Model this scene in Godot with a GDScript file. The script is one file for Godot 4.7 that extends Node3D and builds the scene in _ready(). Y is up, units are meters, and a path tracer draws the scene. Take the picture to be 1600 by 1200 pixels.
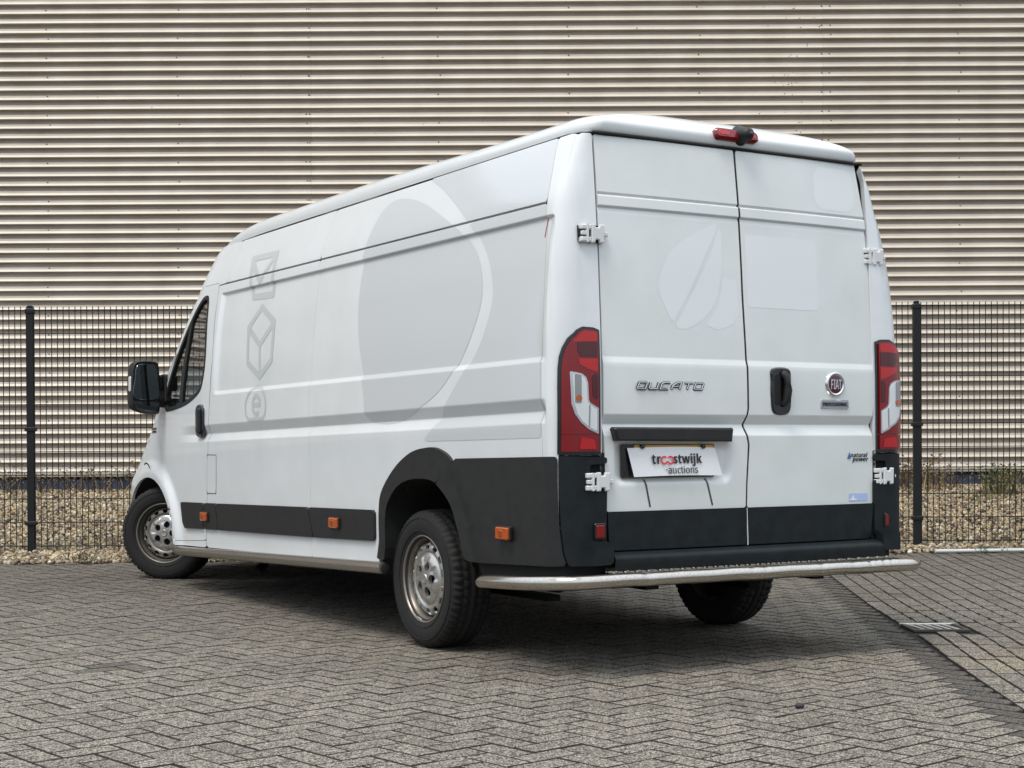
extends Node3D
# White panel van parked on block paving in front of a corrugated warehouse wall and a mesh fence.

var M := {}
var counts := {}
var van: Node3D
const H := 0.975

# ---------------------------------------------------------------- naming and adding
func numbered(parent: Node, called: String) -> String:
	var key := str(parent.get_instance_id()) + called
	var n: int = counts.get(key, 0)
	counts[key] = n + 1
	return called if n == 0 else "%s_%03d" % [called, n]

func put(parent: Node, o: Node, called: String) -> Node:
	o.name = numbered(parent, called)
	parent.add_child(o, true)
	return o

func part(parent: Node, called: String, mesh: Mesh, m: Material, xf := Transform3D.IDENTITY) -> MeshInstance3D:
	var o := MeshInstance3D.new()
	o.mesh = mesh
	o.material_override = m
	o.transform = xf
	o.cast_shadow = GeometryInstance3D.SHADOW_CASTING_SETTING_ON
	put(parent, o, called)
	return o

func tag(o: Node, label: String, category := "", group := "", kind := "") -> Node:
	if label: o.set_meta("label", label)
	if category: o.set_meta("category", category)
	if group: o.set_meta("group", group)
	if kind: o.set_meta("kind", kind)
	return o

func thing(called: String, label: String, category: String, at := Vector3.ZERO, turn := 0.0, group := "") -> Node3D:
	var o := Node3D.new()
	put(self, o, called)
	o.position = at
	o.rotation.y = turn
	tag(o, label, category, group)
	return o

# ---------------------------------------------------------------- materials
func mat(called: String, c: Color, rough := 0.6, metal := 0.0, coat := 0.0) -> StandardMaterial3D:
	var m := StandardMaterial3D.new()
	m.albedo_color = c.linear_to_srgb()
	m.roughness = rough
	m.metallic = metal
	if coat > 0.0:
		m.clearcoat_enabled = true
		m.clearcoat = coat
		m.clearcoat_roughness = 0.06
	m.cull_mode = BaseMaterial3D.CULL_DISABLED
	M[called] = m
	return m

func hash3(x: int, y: int, s: int) -> float:
	var n := (x * 374761393 + y * 668265263 + s * 974711) & 0x7fffffff
	n = ((n ^ (n >> 13)) * 1274126177) & 0x7fffffff
	return float((n ^ (n >> 16)) & 0xffff) / 65535.0

func image_texture(size: int, f: Callable) -> ImageTexture:
	var data := PackedByteArray()
	data.resize(size * size * 3)
	var k := 0
	for y in size:
		for x in size:
			var c: Color = f.call(x, y)
			data[k] = int(clampf(c.r, 0, 1) * 255.0)
			data[k + 1] = int(clampf(c.g, 0, 1) * 255.0)
			data[k + 2] = int(clampf(c.b, 0, 1) * 255.0)
			k += 3
	var im := Image.create_from_data(size, size, false, Image.FORMAT_RGB8, data)
	im.generate_mipmaps()
	return ImageTexture.create_from_image(im)

func noise_tex(freq: float, sd: int, lo: Color, hi: Color, size := 512, octaves := 4) -> NoiseTexture2D:
	var n := FastNoiseLite.new()
	n.seed = sd
	n.frequency = freq
	n.noise_type = FastNoiseLite.TYPE_SIMPLEX_SMOOTH
	n.fractal_octaves = octaves
	var t := NoiseTexture2D.new()
	t.width = size
	t.height = size
	t.seamless = true
	t.noise = n
	var g := Gradient.new()
	g.set_color(0, lo)
	g.set_color(1, hi)
	t.color_ramp = g
	return t

func triplanar(m: StandardMaterial3D, tex: Texture2D, per_metre: float, world := true) -> void:
	m.albedo_texture = tex
	m.uv1_triplanar = true
	m.uv1_world_triplanar = world
	m.uv1_scale = Vector3.ONE * per_metre

func make_materials() -> void:
	var paint := mat("paint", Color(0.765, 0.787, 0.808), 0.32, 0.0, 0.8)
	triplanar(paint, noise_tex(0.006, 5, Color(0.955, 0.96, 0.955), Color(1, 1, 1)), 0.6, false)
	var pr := mat("paint_rear", Color(0.750, 0.774, 0.780), 0.34, 0.0, 0.7)
	triplanar(pr, noise_tex(0.008, 6, Color(0.95, 0.955, 0.94), Color(1, 1, 1)), 0.7, false)
	mat("ghost", Color(0.600, 0.628, 0.648), 0.30, 0.0, 0.8)
	mat("ghost_icon", Color(0.53, 0.56, 0.56), 0.4, 0.0, 0.5)
	mat("ghost_rear", Color(0.752, 0.776, 0.790), 0.34, 0.0, 0.8)
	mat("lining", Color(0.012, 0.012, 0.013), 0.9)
	var pl := mat("plastic", Color(0.019, 0.0195, 0.0205), 0.48)
	triplanar(pl, noise_tex(0.02, 9, Color(0.80, 0.80, 0.80), Color(1, 1, 1)), 1.2, false)
	var pb := mat("bumper", Color(0.013, 0.018, 0.021), 0.5)
	triplanar(pb, noise_tex(0.02, 11, Color(0.75, 0.75, 0.75), Color(1, 1, 1)), 1.0, false)
	pl.metallic_specular = 0.45
	pb.metallic_specular = 0.35
	mat("gloss_black", Color(0.008, 0.008, 0.009), 0.18, 0.0, 0.6)
	mat("rubber", Color(0.012, 0.012, 0.012), 0.75)
	var ty := mat("tyre", Color(0.012, 0.012, 0.012), 0.8)
	triplanar(ty, noise_tex(0.03, 4, Color(0.7, 0.68, 0.64), Color(1, 1, 1)), 3.0, false)
	var st := mat("steel", Color(0.66, 0.635, 0.60), 0.17, 1.0)
	triplanar(st, noise_tex(0.05, 3, Color(0.84, 0.81, 0.77), Color(1, 1, 1)), 3.0, false)
	var st2 := mat("steel_dull", Color(0.68, 0.66, 0.63), 0.26, 1.0)
	triplanar(st2, noise_tex(0.05, 13, Color(0.75, 0.73, 0.70), Color(1, 1, 1)), 3.0, false)
	mat("chrome", Color(0.75, 0.75, 0.76), 0.12, 1.0)
	mat("chrome_dark", Color(0.42, 0.42, 0.43), 0.22, 1.0)
	var rm := mat("rim", Color(0.36, 0.35, 0.33), 0.38, 0.7)
	triplanar(rm, noise_tex(0.05, 21, Color(0.72, 0.68, 0.64), Color(1, 1, 1)), 4.0, false)
	mat("rim_rust", Color(0.10, 0.075, 0.06), 0.6, 0.4)
	var hc := mat("hubcap", Color(0.62, 0.62, 0.61), 0.30, 0.8)
	triplanar(hc, noise_tex(0.05, 22, Color(0.80, 0.78, 0.75), Color(1, 1, 1)), 4.0, false)
	mat("hubcap_dark", Color(0.20, 0.20, 0.20), 0.38, 0.6)
	mat("red_lens", Color(0.20, 0.0015, 0.004), 0.2, 0.0, 0.45)
	mat("red_bright", Color(0.44, 0.005, 0.008), 0.2, 0.0, 0.45)
	mat("red_dark", Color(0.065, 0.001, 0.004), 0.2, 0.0, 0.45)
	mat("clear_lens", Color(0.78, 0.80, 0.80), 0.10, 0.25, 0.8)
	mat("clear_shade", Color(0.30, 0.31, 0.31), 0.15, 0.3, 1.0)
	mat("amber", Color(0.45, 0.085, 0.008), 0.18, 0.0, 1.0)
	mat("amber_dark", Color(0.30, 0.05, 0.006), 0.2, 0.0, 1.0)
	mat("hinge", Color(0.68, 0.69, 0.69), 0.4, 0.0, 0.3)
	mat("plate_white", Color(0.82, 0.82, 0.84), 0.4, 0.0, 0.3)
	mat("plate_yellow", Color(0.70, 0.36, 0.03), 0.4)
	mat("ink", Color(0.012, 0.013, 0.018), 0.5)
	mat("ink_soft", Color(0.05, 0.052, 0.06), 0.5)
	mat("ink_red", Color(0.62, 0.05, 0.06), 0.5)
	mat("badge_red", Color(0.085, 0.006, 0.012), 0.15, 0.0, 0.8)
	mat("decal_blue", Color(0.06, 0.14, 0.38), 0.4)
	mat("sticker_blue", Color(0.42, 0.52, 0.80), 0.4)
	mat("scratch_red", Color(0.30, 0.05, 0.04), 0.5)
	var gl := StandardMaterial3D.new()
	gl.albedo_color = Color(0.06, 0.09, 0.085, 0.48)
	gl.transparency = BaseMaterial3D.TRANSPARENCY_ALPHA
	gl.roughness = 0.02
	gl.metallic_specular = 0.8
	gl.cull_mode = BaseMaterial3D.CULL_DISABLED
	M["glass"] = gl
	mat("mirror_glass", Color(0.34, 0.38, 0.38), 0.03, 1.0)
	mat("seat", Color(0.06, 0.065, 0.07), 0.9)
	mat("seat_light", Color(0.35, 0.38, 0.38), 0.9)
	mat("underbody", Color(0.010, 0.010, 0.010), 0.9)
	mat("primer", Color(0.15, 0.145, 0.13), 0.6)
	mat("cast_iron", Color(0.085, 0.08, 0.075), 0.45, 0.5)
	mat("cast_bright", Color(0.62, 0.60, 0.56), 0.4, 0.3)
	var fe := mat("fence", Color(0.010, 0.011, 0.012), 0.45)
	fe.metallic_specular = 0.4
	# warehouse cladding: cream coated steel with faint streaks
	for k in 4:
		var t: float = [1.0, 0.955, 0.985, 0.93][k]
		var wm := mat("cladding_%d" % k, Color(0.68 * t, 0.605 * t, 0.525 * t), 0.42)
		triplanar(wm, noise_tex(0.012, 31 + k, Color(0.90, 0.89, 0.87), Color(1, 1, 1), 512, 5), 0.35)
	mat("flashing", Color(0.50, 0.46, 0.38), 0.5)
	mat("wall_gap", Color(0.012, 0.012, 0.014), 0.9)
	var pn := mat("plinth", Color(0.060, 0.085, 0.150), 0.7)
	triplanar(pn, noise_tex(0.02, 41, Color(0.55, 0.55, 0.55), Color(1, 1, 1)), 0.7)
	mat("screw", Color(0.05, 0.047, 0.04), 0.6)
	# pavers: exposed aggregate, grain a few millimetres wide
	var grain := image_texture(1024, func(x: int, y: int) -> Color:
		var a := hash3(x >> 1, y >> 1, 1)
		var b := hash3((x + 1) >> 2, (y + 2) >> 2, 2)
		var d := hash3(x, y, 3)
		var e := hash3(x >> 3, (y + 3) >> 3, 4)
		var v := 0.30 * a + 0.40 * b + 0.12 * d + 0.18 * e
		v = clampf((v - 0.5) * 3.2 + 0.5, 0.0, 1.0)
		var w := 0.16 + 0.80 * v
		var tint := hash3((x + 1) >> 2, (y + 2) >> 2, 7) * 0.05
		return Color(w + tint * 0.4, w * 0.985 + 0.005, w * 0.965 - tint * 0.6))
	var pv := mat("paver", Color(1, 1, 1), 0.85)
	pv.vertex_color_use_as_albedo = true
	triplanar(pv, grain, 0.85)
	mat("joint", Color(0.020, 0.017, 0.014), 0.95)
	var bed := mat("bed", Color(0.022, 0.019, 0.016), 0.95)
	triplanar(bed, noise_tex(0.05, 51, Color(0.4, 0.4, 0.4), Color(1, 1, 1)), 1.0)
	var ap := mat("apron", Color(0.21, 0.20, 0.185), 0.9)
	triplanar(ap, grain, 0.4)
	var gb := mat("gravel_bed", Color(0.12, 0.10, 0.075), 0.95)
	triplanar(gb, noise_tex(0.08, 61, Color(0.3, 0.3, 0.3), Color(1, 1, 1)), 1.0)
	var gs := mat("stone", Color(1, 1, 1), 0.8)
	gs.vertex_color_use_as_albedo = true
	mat("dry_grass", Color(0.26, 0.19, 0.10), 0.8)
	mat("dry_stalk", Color(0.13, 0.085, 0.05), 0.8)
	mat("green_leaf", Color(0.085, 0.125, 0.030), 0.7)
	mat("dark_green", Color(0.03, 0.05, 0.018), 0.7)
	mat("edging", Color(0.55, 0.56, 0.55), 0.5)
	mat("pebble", Color(0.03, 0.03, 0.035), 0.7)

# ---------------------------------------------------------------- mesh helpers
func arrays_mesh(v: PackedVector3Array, n: PackedVector3Array, i: PackedInt32Array, c := PackedColorArray()) -> ArrayMesh:
	for k in range(0, i.size(), 3):      # front faces run clockwise
		var p := v[i[k]]
		if (v[i[k + 1]] - p).cross(v[i[k + 2]] - p).dot(n[i[k]] + n[i[k + 1]] + n[i[k + 2]]) > 0.0:
			var t := i[k + 1]
			i[k + 1] = i[k + 2]
			i[k + 2] = t
	var a := []
	a.resize(Mesh.ARRAY_MAX)
	a[Mesh.ARRAY_VERTEX] = v
	a[Mesh.ARRAY_NORMAL] = n
	a[Mesh.ARRAY_INDEX] = i
	if c.size(): a[Mesh.ARRAY_COLOR] = c
	var m := ArrayMesh.new()
	m.add_surface_from_arrays(Mesh.PRIMITIVE_TRIANGLES, a)
	return m

func lerp_table(xs: Array, ys: Array, x: float) -> float:   # smooth interpolation through a table
	var n := xs.size()
	if x <= xs[0]: return ys[0]
	if x >= xs[n - 1]: return ys[n - 1]
	var k := 0
	while x > xs[k + 1]: k += 1
	var x0: float = xs[k]
	var h: float = xs[k + 1] - x0
	var t := (x - x0) / h
	var y0: float = ys[k]
	var y1: float = ys[k + 1]
	var s := (y1 - y0) / h
	var m0 := s
	var m1 := s
	if k > 0:
		var sp: float = (y0 - ys[k - 1]) / (x0 - xs[k - 1])
		m0 = 0.0 if sp * s <= 0.0 else 2.0 * sp * s / (sp + s)
	if k < n - 2:
		var sn: float = (ys[k + 2] - y1) / (xs[k + 2] - xs[k + 1])
		m1 = 0.0 if sn * s <= 0.0 else 2.0 * sn * s / (sn + s)
	var t2 := t * t
	var t3 := t2 * t
	return (2 * t3 - 3 * t2 + 1) * y0 + (t3 - 2 * t2 + t) * h * m0 + (-2 * t3 + 3 * t2) * y1 + (t3 - t2) * h * m1

func V2(a: Array) -> PackedVector2Array:
	var p := PackedVector2Array()
	for k in range(0, a.size(), 2): p.append(Vector2(a[k], a[k + 1]))
	return p

func spline(p: PackedVector2Array, closed := true, per := 6) -> PackedVector2Array:
	var out := PackedVector2Array()
	var n := p.size()
	var last := n if closed else n - 1
	for k in last:
		var a := p[(k - 1 + n) % n] if closed or k > 0 else p[0]
		var b := p[k]
		var c := p[(k + 1) % n]
		var d := p[(k + 2) % n] if closed or k < n - 2 else p[n - 1]
		for j in per:
			out.append(b.cubic_interpolate(c, a, d, float(j) / per))
	if not closed: out.append(p[n - 1])
	return out

func inset(p: PackedVector2Array, by: float) -> PackedVector2Array:
	var r := Geometry2D.offset_polygon(p if not Geometry2D.is_polygon_clockwise(p) else rev(p), -by, Geometry2D.JOIN_MITER)
	return r[0] if r.size() else p

func rev(p: PackedVector2Array) -> PackedVector2Array:
	var q := p.duplicate()
	q.reverse()
	return q

func sd_poly(p: PackedVector2Array, q: Vector2) -> float:
	var d := 1e9
	var inside := false
	var j := p.size() - 1
	for i in p.size():
		var a := p[i]
		var b := p[j]
		var e := b - a
		var w := q - a
		var t := clampf(w.dot(e) / maxf(e.length_squared(), 1e-12), 0.0, 1.0)
		d = minf(d, (w - e * t).length_squared())
		if (a.y > q.y) != (b.y > q.y) and q.x < (b.x - a.x) * (q.y - a.y) / (b.y - a.y) + a.x:
			inside = not inside
		j = i
	d = sqrt(d)
	return -d if inside else d

func sd_line(p: PackedVector2Array, q: Vector2) -> float:
	var d := 1e9
	for i in p.size() - 1:
		var e := p[i + 1] - p[i]
		var w := q - p[i]
		var t := clampf(w.dot(e) / maxf(e.length_squared(), 1e-12), 0.0, 1.0)
		d = minf(d, (w - e * t).length_squared())
	return sqrt(d)

class Grid:
	var R := 0
	var C := 0
	var P := PackedVector3Array()
	var N := PackedVector3Array()
	var A := PackedFloat32Array()
	var B := PackedFloat32Array()
	var Q := PackedFloat32Array()
	func normals(flip: bool) -> void:
		N.resize(P.size())
		for r in R:
			for c in C:
				var u := P[r * C + mini(c + 1, C - 1)] - P[r * C + maxi(c - 1, 0)]
				var v := P[mini(r + 1, R - 1) * C + c] - P[maxi(r - 1, 0) * C + c]
				var n := u.cross(v).normalized()
				N[r * C + c] = -n if flip else n

# cuts the piece of a surface where f(a, b) < 0 out of a grid and gives it rims of a depth
func cut(g: Grid, f: Callable, box: Rect2, off = 0.0, thick := 0.02, use_q := false) -> ArrayMesh:
	var m := 0.08
	var X := g.Q if use_q else g.A
	var big := box.grow(m)
	var D := PackedFloat32Array()
	D.resize(g.P.size())
	D.fill(1.0)
	var r0 := 1000000
	var r1 := -1
	var c0 := 1000000
	var c1 := -1
	var calls := off is Callable
	for r in g.R:
		for c in g.C:
			var k := r * g.C + c
			var q := Vector2(X[k], g.B[k])
			if big.has_point(q):
				D[k] = f.call(q)
				if D[k] < 0.0:
					r0 = mini(r0, r)
					r1 = maxi(r1, r)
					c0 = mini(c0, c)
					c1 = maxi(c1, c)
	var v := PackedVector3Array()
	var n := PackedVector3Array()
	var idx := PackedInt32Array()
	var seen := {}
	for r in range(maxi(r0 - 1, 0), mini(r1 + 1, g.R - 1)):
		for c in range(maxi(c0 - 1, 0), mini(c1 + 1, g.C - 1)):
			var ks := [r * g.C + c, r * g.C + c + 1, (r + 1) * g.C + c + 1, (r + 1) * g.C + c]
			var neg := 0
			for k in ks:
				if D[k] < 0.0: neg += 1
			if neg == 0: continue
			var poly := PackedInt32Array()
			var cuts := []
			for e in 4:
				var k: int = ks[e]
				var l: int = ks[(e + 1) % 4]
				if D[k] < 0.0:
					if not seen.has(k):
						var o: float = off.call(Vector2(X[k], g.B[k])) if calls else off
						seen[k] = v.size()
						v.append(g.P[k] + g.N[k] * o)
						n.append(g.N[k])
					poly.append(seen[k])
				if (D[k] < 0.0) != (D[l] < 0.0):
					var t := D[k] / (D[k] - D[l])
					var nn := g.N[k].lerp(g.N[l], t).normalized()
					var o2: float = off.call(Vector2(lerpf(X[k], X[l], t), lerpf(g.B[k], g.B[l], t))) if calls else off
					poly.append(v.size())
					cuts.append([v.size(), D[k] < 0.0])
					v.append(g.P[k].lerp(g.P[l], t) + nn * o2)
					n.append(nn)
			for j in range(1, poly.size() - 1):
				idx.append_array([poly[0], poly[j], poly[j + 1]])
			if thick > 0.0 and cuts.size() == 2:
				var a: int = cuts[0][0]
				var b: int = cuts[1][0]
				var pa := v[a]
				var pb := v[b]
				var na := n[a]
				var side := (pb - pa).cross(na).normalized()
				var mid := Vector3.ZERO
				for j in poly: mid += v[j]
				mid /= poly.size()
				if side.dot(mid - pa) > 0.0: side = -side
				var s := v.size()
				v.append_array([pa, pb, pb - n[b] * thick, pa - na * thick])
				n.append_array([side, side, side, side])
				idx.append_array([s, s + 1, s + 2, s, s + 2, s + 3])
	return arrays_mesh(v, n, idx)

func poly_fn(p: PackedVector2Array, round_by := 0.0) -> Callable:
	if round_by <= 0.0:
		return func(q: Vector2) -> float: return sd_poly(p, q)
	var s := inset(p, round_by)
	return func(q: Vector2) -> float: return sd_poly(s, q) - round_by

func bounds(p: PackedVector2Array) -> Rect2:
	var r := Rect2(p[0], Vector2.ZERO)
	for q in p: r = r.expand(q)
	return r

func cut_poly(g: Grid, p: PackedVector2Array, round_by := 0.0, off = 0.0, thick := 0.02, use_q := false) -> ArrayMesh:
	return cut(g, poly_fn(p, round_by), bounds(p), off, thick, use_q)

# a flat outline in x, y with a depth along z and a small chamfer, front towards +z
func slab(p: PackedVector2Array, depth: float, bevel := 0.0, back := 0.0) -> ArrayMesh:
	var poly := rev(p) if Geometry2D.is_polygon_clockwise(p) else p
	var st := SurfaceTool.new()
	st.begin(Mesh.PRIMITIVE_TRIANGLES)
	st.set_smooth_group(-1)
	var top := poly
	if bevel > 0.0:
		var c := Vector2.ZERO
		for q in poly: c += q
		c /= poly.size()
		top = PackedVector2Array()
		for k in poly.size():
			var a := poly[(k - 1 + poly.size()) % poly.size()]
			var b := poly[k]
			var d := poly[(k + 1) % poly.size()]
			var n1 := (b - a).orthogonal().normalized()
			var n2 := (d - b).orthogonal().normalized()
			var nn := (n1 + n2)
			nn = nn / maxf(nn.length_squared() * 0.5, 0.3)
			top.append(b + nn * bevel * (1.0 if nn.dot(c - b) > 0.0 or true else -1.0))
		if sd_poly(poly, top[0]) > 0.0:
			for k in poly.size(): top[k] = poly[k] * 2.0 - top[k]
	var tri := Geometry2D.triangulate_polygon(top)
	for k in range(0, tri.size(), 3):
		for j in [0, 2, 1]:
			var q := top[tri[k + j]]
			st.add_vertex(Vector3(q.x, q.y, depth))
	for k in poly.size():
		var l := (k + 1) % poly.size()
		var z1 := depth - bevel
		quad(st, Vector3(poly[k].x, poly[k].y, back), Vector3(poly[l].x, poly[l].y, back), Vector3(poly[l].x, poly[l].y, z1), Vector3(poly[k].x, poly[k].y, z1))
		if bevel > 0.0:
			quad(st, Vector3(poly[k].x, poly[k].y, z1), Vector3(poly[l].x, poly[l].y, z1), Vector3(top[l].x, top[l].y, depth), Vector3(top[k].x, top[k].y, depth))
	st.generate_normals()
	return st.commit()

func quad(st: SurfaceTool, a: Vector3, b: Vector3, c: Vector3, d: Vector3) -> void:
	for q in [a, c, b, a, d, c]: st.add_vertex(q)

func box_mesh(size: Vector3, bevel := 0.0) -> ArrayMesh:
	var x := size.x * 0.5
	var y := size.y * 0.5
	if bevel <= 0.0:
		return slab(V2([-x, -y, x, -y, x, y, -x, y]), size.z * 0.5, 0.0, -size.z * 0.5)
	var b := bevel
	return slab(V2([-x + b, -y, x - b, -y, x, -y + b, x, y - b, x - b, y, -x + b, y, -x, y - b, -x, -y + b]), size.z * 0.5, b * 0.8, -size.z * 0.5)

func at(x: float, y: float, z: float, b := Basis.IDENTITY) -> Transform3D:
	return Transform3D(b, Vector3(x, y, z))

# a tube along points, radius may change per point
func tube(pts: PackedVector3Array, rad, sides := 12, caps := true) -> ArrayMesh:
	var v := PackedVector3Array()
	var n := PackedVector3Array()
	var idx := PackedInt32Array()
	var ref := Vector3.UP
	for k in pts.size():
		var d := (pts[mini(k + 1, pts.size() - 1)] - pts[maxi(k - 1, 0)]).normalized()
		if absf(d.dot(ref)) > 0.95: ref = Vector3.RIGHT
		var u := d.cross(ref).normalized()
		var w := u.cross(d)
		var r: float = rad[k] if rad is Array else rad
		for s in sides:
			var a := TAU * s / sides
			var o := u * cos(a) + w * sin(a)
			v.append(pts[k] + o * r)
			n.append(o)
	for k in pts.size() - 1:
		for s in sides:
			var a := k * sides + s
			var b := k * sides + (s + 1) % sides
			idx.append_array([a, b, b + sides, a, b + sides, a + sides])
	if caps:
		for e in [0, pts.size() - 1]:
			var d := (pts[1] - pts[0]).normalized() * -1.0 if e == 0 else (pts[e] - pts[e - 1]).normalized()
			var c := v.size()
			v.append(pts[e])
			n.append(d)
			for s in sides:
				v.append(v[e * sides + s])
				n.append(d)
			for s in sides:
				idx.append_array([c, c + 1 + s, c + 1 + (s + 1) % sides])
	return arrays_mesh(v, n, idx)

# profile of (radius, z) turned about the z axis; mod(angle index, profile index) changes the radius
func lathe(prof: PackedVector2Array, seg: int, mod = null) -> ArrayMesh:
	var st := SurfaceTool.new()
	st.begin(Mesh.PRIMITIVE_TRIANGLES)
	var ring := []
	for s in seg:
		var a := TAU * s / seg
		var row := PackedVector3Array()
		for k in prof.size():
			var r := prof[k].x
			if mod != null: r += mod.call(s, k)
			row.append(Vector3(cos(a) * r, sin(a) * r, prof[k].y))
		ring.append(row)
	for s in seg:
		var p: PackedVector3Array = ring[s]
		var q: PackedVector3Array = ring[(s + 1) % seg]
		for k in prof.size() - 1:
			quad(st, p[k], q[k], q[k + 1], p[k + 1])
	if mod != null: st.set_smooth_group(-1)
	st.index()
	st.generate_normals()
	return st.commit()

func smooth_lathe(prof: PackedVector2Array, seg: int) -> ArrayMesh:
	var v := PackedVector3Array()
	var n := PackedVector3Array()
	var idx := PackedInt32Array()
	var c := prof.size()
	for s in seg + 1:
		var a := TAU * s / seg
		for k in c:
			var t := prof[mini(k + 1, c - 1)] - prof[maxi(k - 1, 0)]
			var o := Vector2(t.y, -t.x).normalized()
			v.append(Vector3(cos(a) * prof[k].x, sin(a) * prof[k].x, prof[k].y))
			n.append(Vector3(cos(a) * o.x, sin(a) * o.x, o.y))
	for s in seg:
		for k in c - 1:
			var a := s * c + k
			idx.append_array([a, a + c, a + c + 1, a, a + c + 1, a + 1])
	return arrays_mesh(v, n, idx)

# lettering fitted to a width and a height, slanted, front towards +z, left bottom at the origin
func text_mesh(s: String, width: float, height: float, depth := 0.002, bold := false, slant := 0.0) -> ArrayMesh:
	var f := SystemFont.new()
	f.font_names = PackedStringArray(["Droid Sans"])
	if bold: f.font_weight = 700
	var t := TextMesh.new()
	t.text = s
	t.font = f
	t.font_size = 48
	t.pixel_size = 0.01
	t.depth = 0.1
	t.curve_step = 1.0
	var a := t.get_mesh_arrays()
	var v: PackedVector3Array = a[Mesh.ARRAY_VERTEX]
	var lo := Vector3.ONE * 1e9
	var hi := -lo
	for p in v:
		lo = lo.min(p)
		hi = hi.max(p)
	var d := hi - lo
	for k in v.size():
		var p := (v[k] - lo) / d
		v[k] = Vector3(p.x * width + slant * p.y * height, p.y * height, p.z * depth)
	a[Mesh.ARRAY_VERTEX] = v
	var m := ArrayMesh.new()
	m.add_surface_from_arrays(Mesh.PRIMITIVE_TRIANGLES, a)
	return m

func strokes_mesh(lines: Array, width: float, depth: float, bevel := 0.0) -> ArrayMesh:
	var out := SurfaceTool.new()
	out.begin(Mesh.PRIMITIVE_TRIANGLES)
	for l in lines:
		for p in Geometry2D.offset_polyline(l, width * 0.5, Geometry2D.JOIN_MITER, Geometry2D.END_BUTT):
			if Geometry2D.is_polygon_clockwise(p): continue
			out.append_from(slab(p, depth, bevel), 0, Transform3D.IDENTITY)
	return out.commit()

func rounded_rect(x0: float, y0: float, x1: float, y1: float, r: float, per := 5) -> PackedVector2Array:
	var p := PackedVector2Array()
	for c in [[x1 - r, y0 + r, -90], [x1 - r, y1 - r, 0], [x0 + r, y1 - r, 90], [x0 + r, y0 + r, 180]]:
		for k in per + 1:
			var a := deg_to_rad(c[2] + 90.0 * k / per)
			p.append(Vector2(c[0] + cos(a) * r, c[1] + sin(a) * r))
	return p

func circle(x: float, y: float, rx: float, ry: float, n := 28) -> PackedVector2Array:
	var p := PackedVector2Array()
	for k in n: p.append(Vector2(x + cos(TAU * k / n) * rx, y + sin(TAU * k / n) * ry))
	return p

# ---------------------------------------------------------------- scene
func _ready() -> void:
	var cam := Camera3D.new()
	cam.name = "camera"
	add_child(cam)
	cam.projection = Camera3D.PROJECTION_FRUSTUM
	var near := 0.1
	cam.set_frustum(1200.0 / 2390.0 * near, Vector2(0.0, 117.5 / 2390.0 * near), near, 600.0)
	cam.transform = Transform3D(Basis(Vector3.RIGHT, -0.0080) * Basis(Vector3.BACK, -0.0059), Vector3(0, H, 0))
	cam.current = true

	var sky_m := ProceduralSkyMaterial.new()
	sky_m.sky_top_color = Color(0.92, 0.96, 1.0)
	sky_m.sky_horizon_color = Color(0.50, 0.53, 0.56)
	sky_m.sky_curve = 0.35
	sky_m.ground_bottom_color = Color(0.22, 0.21, 0.20)
	sky_m.ground_horizon_color = Color(0.40, 0.40, 0.39)
	sky_m.sky_energy_multiplier = 1.0
	var sky := Sky.new()
	sky.sky_material = sky_m
	var env := Environment.new()
	env.background_mode = Environment.BG_SKY
	env.sky = sky
	env.tonemap_mode = Environment.TONE_MAPPER_LINEAR
	env.tonemap_exposure = 1.8
	env.sdfgi_enabled = true
	env.ssao_enabled = true
	env.ssil_enabled = true
	var we := WorldEnvironment.new()
	we.name = "environment"
	we.environment = env
	add_child(we)
	var sun := DirectionalLight3D.new()
	sun.name = "overcast_sun"
	sun.light_energy = 0.45
	sun.light_color = Color(1.0, 0.98, 0.95)
	sun.light_angular_distance = 25.0
	sun.shadow_enabled = true
	add_child(sun)
	sun.look_at_from_position(Vector3(-3, 10, 4.0), Vector3.ZERO)

	make_materials()
	build_wall()
	build_paving()
	build_gravel()
	build_fence()
	build_weeds()
	build_van()

# ---------------------------------------------------------------- ground
func smooth(a: float, b: float, x: float) -> float:
	var t := clampf((x - a) / (b - a), 0.0, 1.0)
	return t * t * (3.0 - 2.0 * t)

func ground_y(z: float) -> float:            # the yard rises a little towards the fence
	return 0.018 * maxf(0.0, -z - 8.3) - 0.018 * 0.5 * smooth(0.0, 1.0, (-z - 7.8)) * maxf(0.0, 0.5 - absf(-z - 8.3)) * 0.0

func edge_z(x: float) -> float:              # where the paving meets the gravel
	return -12.42 - 0.072 * x

func bank_y(x: float, z: float) -> float:    # gravel bank rising to the wall
	var y0 := ground_y(-12.6)
	return y0 + 0.475 * smooth(-0.15, 1.15, (-z - 12.75) / 3.75) * 1.0

var paver_rows := []

func paver_colour(rng: RandomNumberGenerator, x: float, z: float, low: FastNoiseLite) -> Color:
	var v := 1.0 + rng.randfn(0.0, 0.055)
	v *= 1.0 + 0.16 * low.get_noise_2d(x, z)
	v *= lerpf(1.05, 0.72, smooth(6.0, 11.5, -z))           # paving grows darker towards the fence
	var c := Color(v, v * (1.0 + rng.randfn(0.0, 0.008)), v * (1.0 + rng.randfn(0.0, 0.018)))
	var spot := Vector2((x + 1.80) / 0.16, (z + 6.85) / 0.16).length()
	if spot < 1.0: c = c * 0.62
	if rng.randf() < 0.06: c = c * 0.86
	var s := maxf(1.0 - Vector2((x - 1.18) / 0.42, (z + 6.33) / 0.16).length(), 0.0)   # sand left in the joints
	s = maxf(s, 1.0 - Vector2((x - 2.35) / 0.42, (z + 6.75) / 0.5).length())
	s = clampf(s * 1.6, 0.0, 0.8)
	c = c.lerp(Color(1.32, 1.26, 1.10), s)
	return Color(c.r * 0.435, c.g * 0.405, c.b * 0.373)

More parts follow.
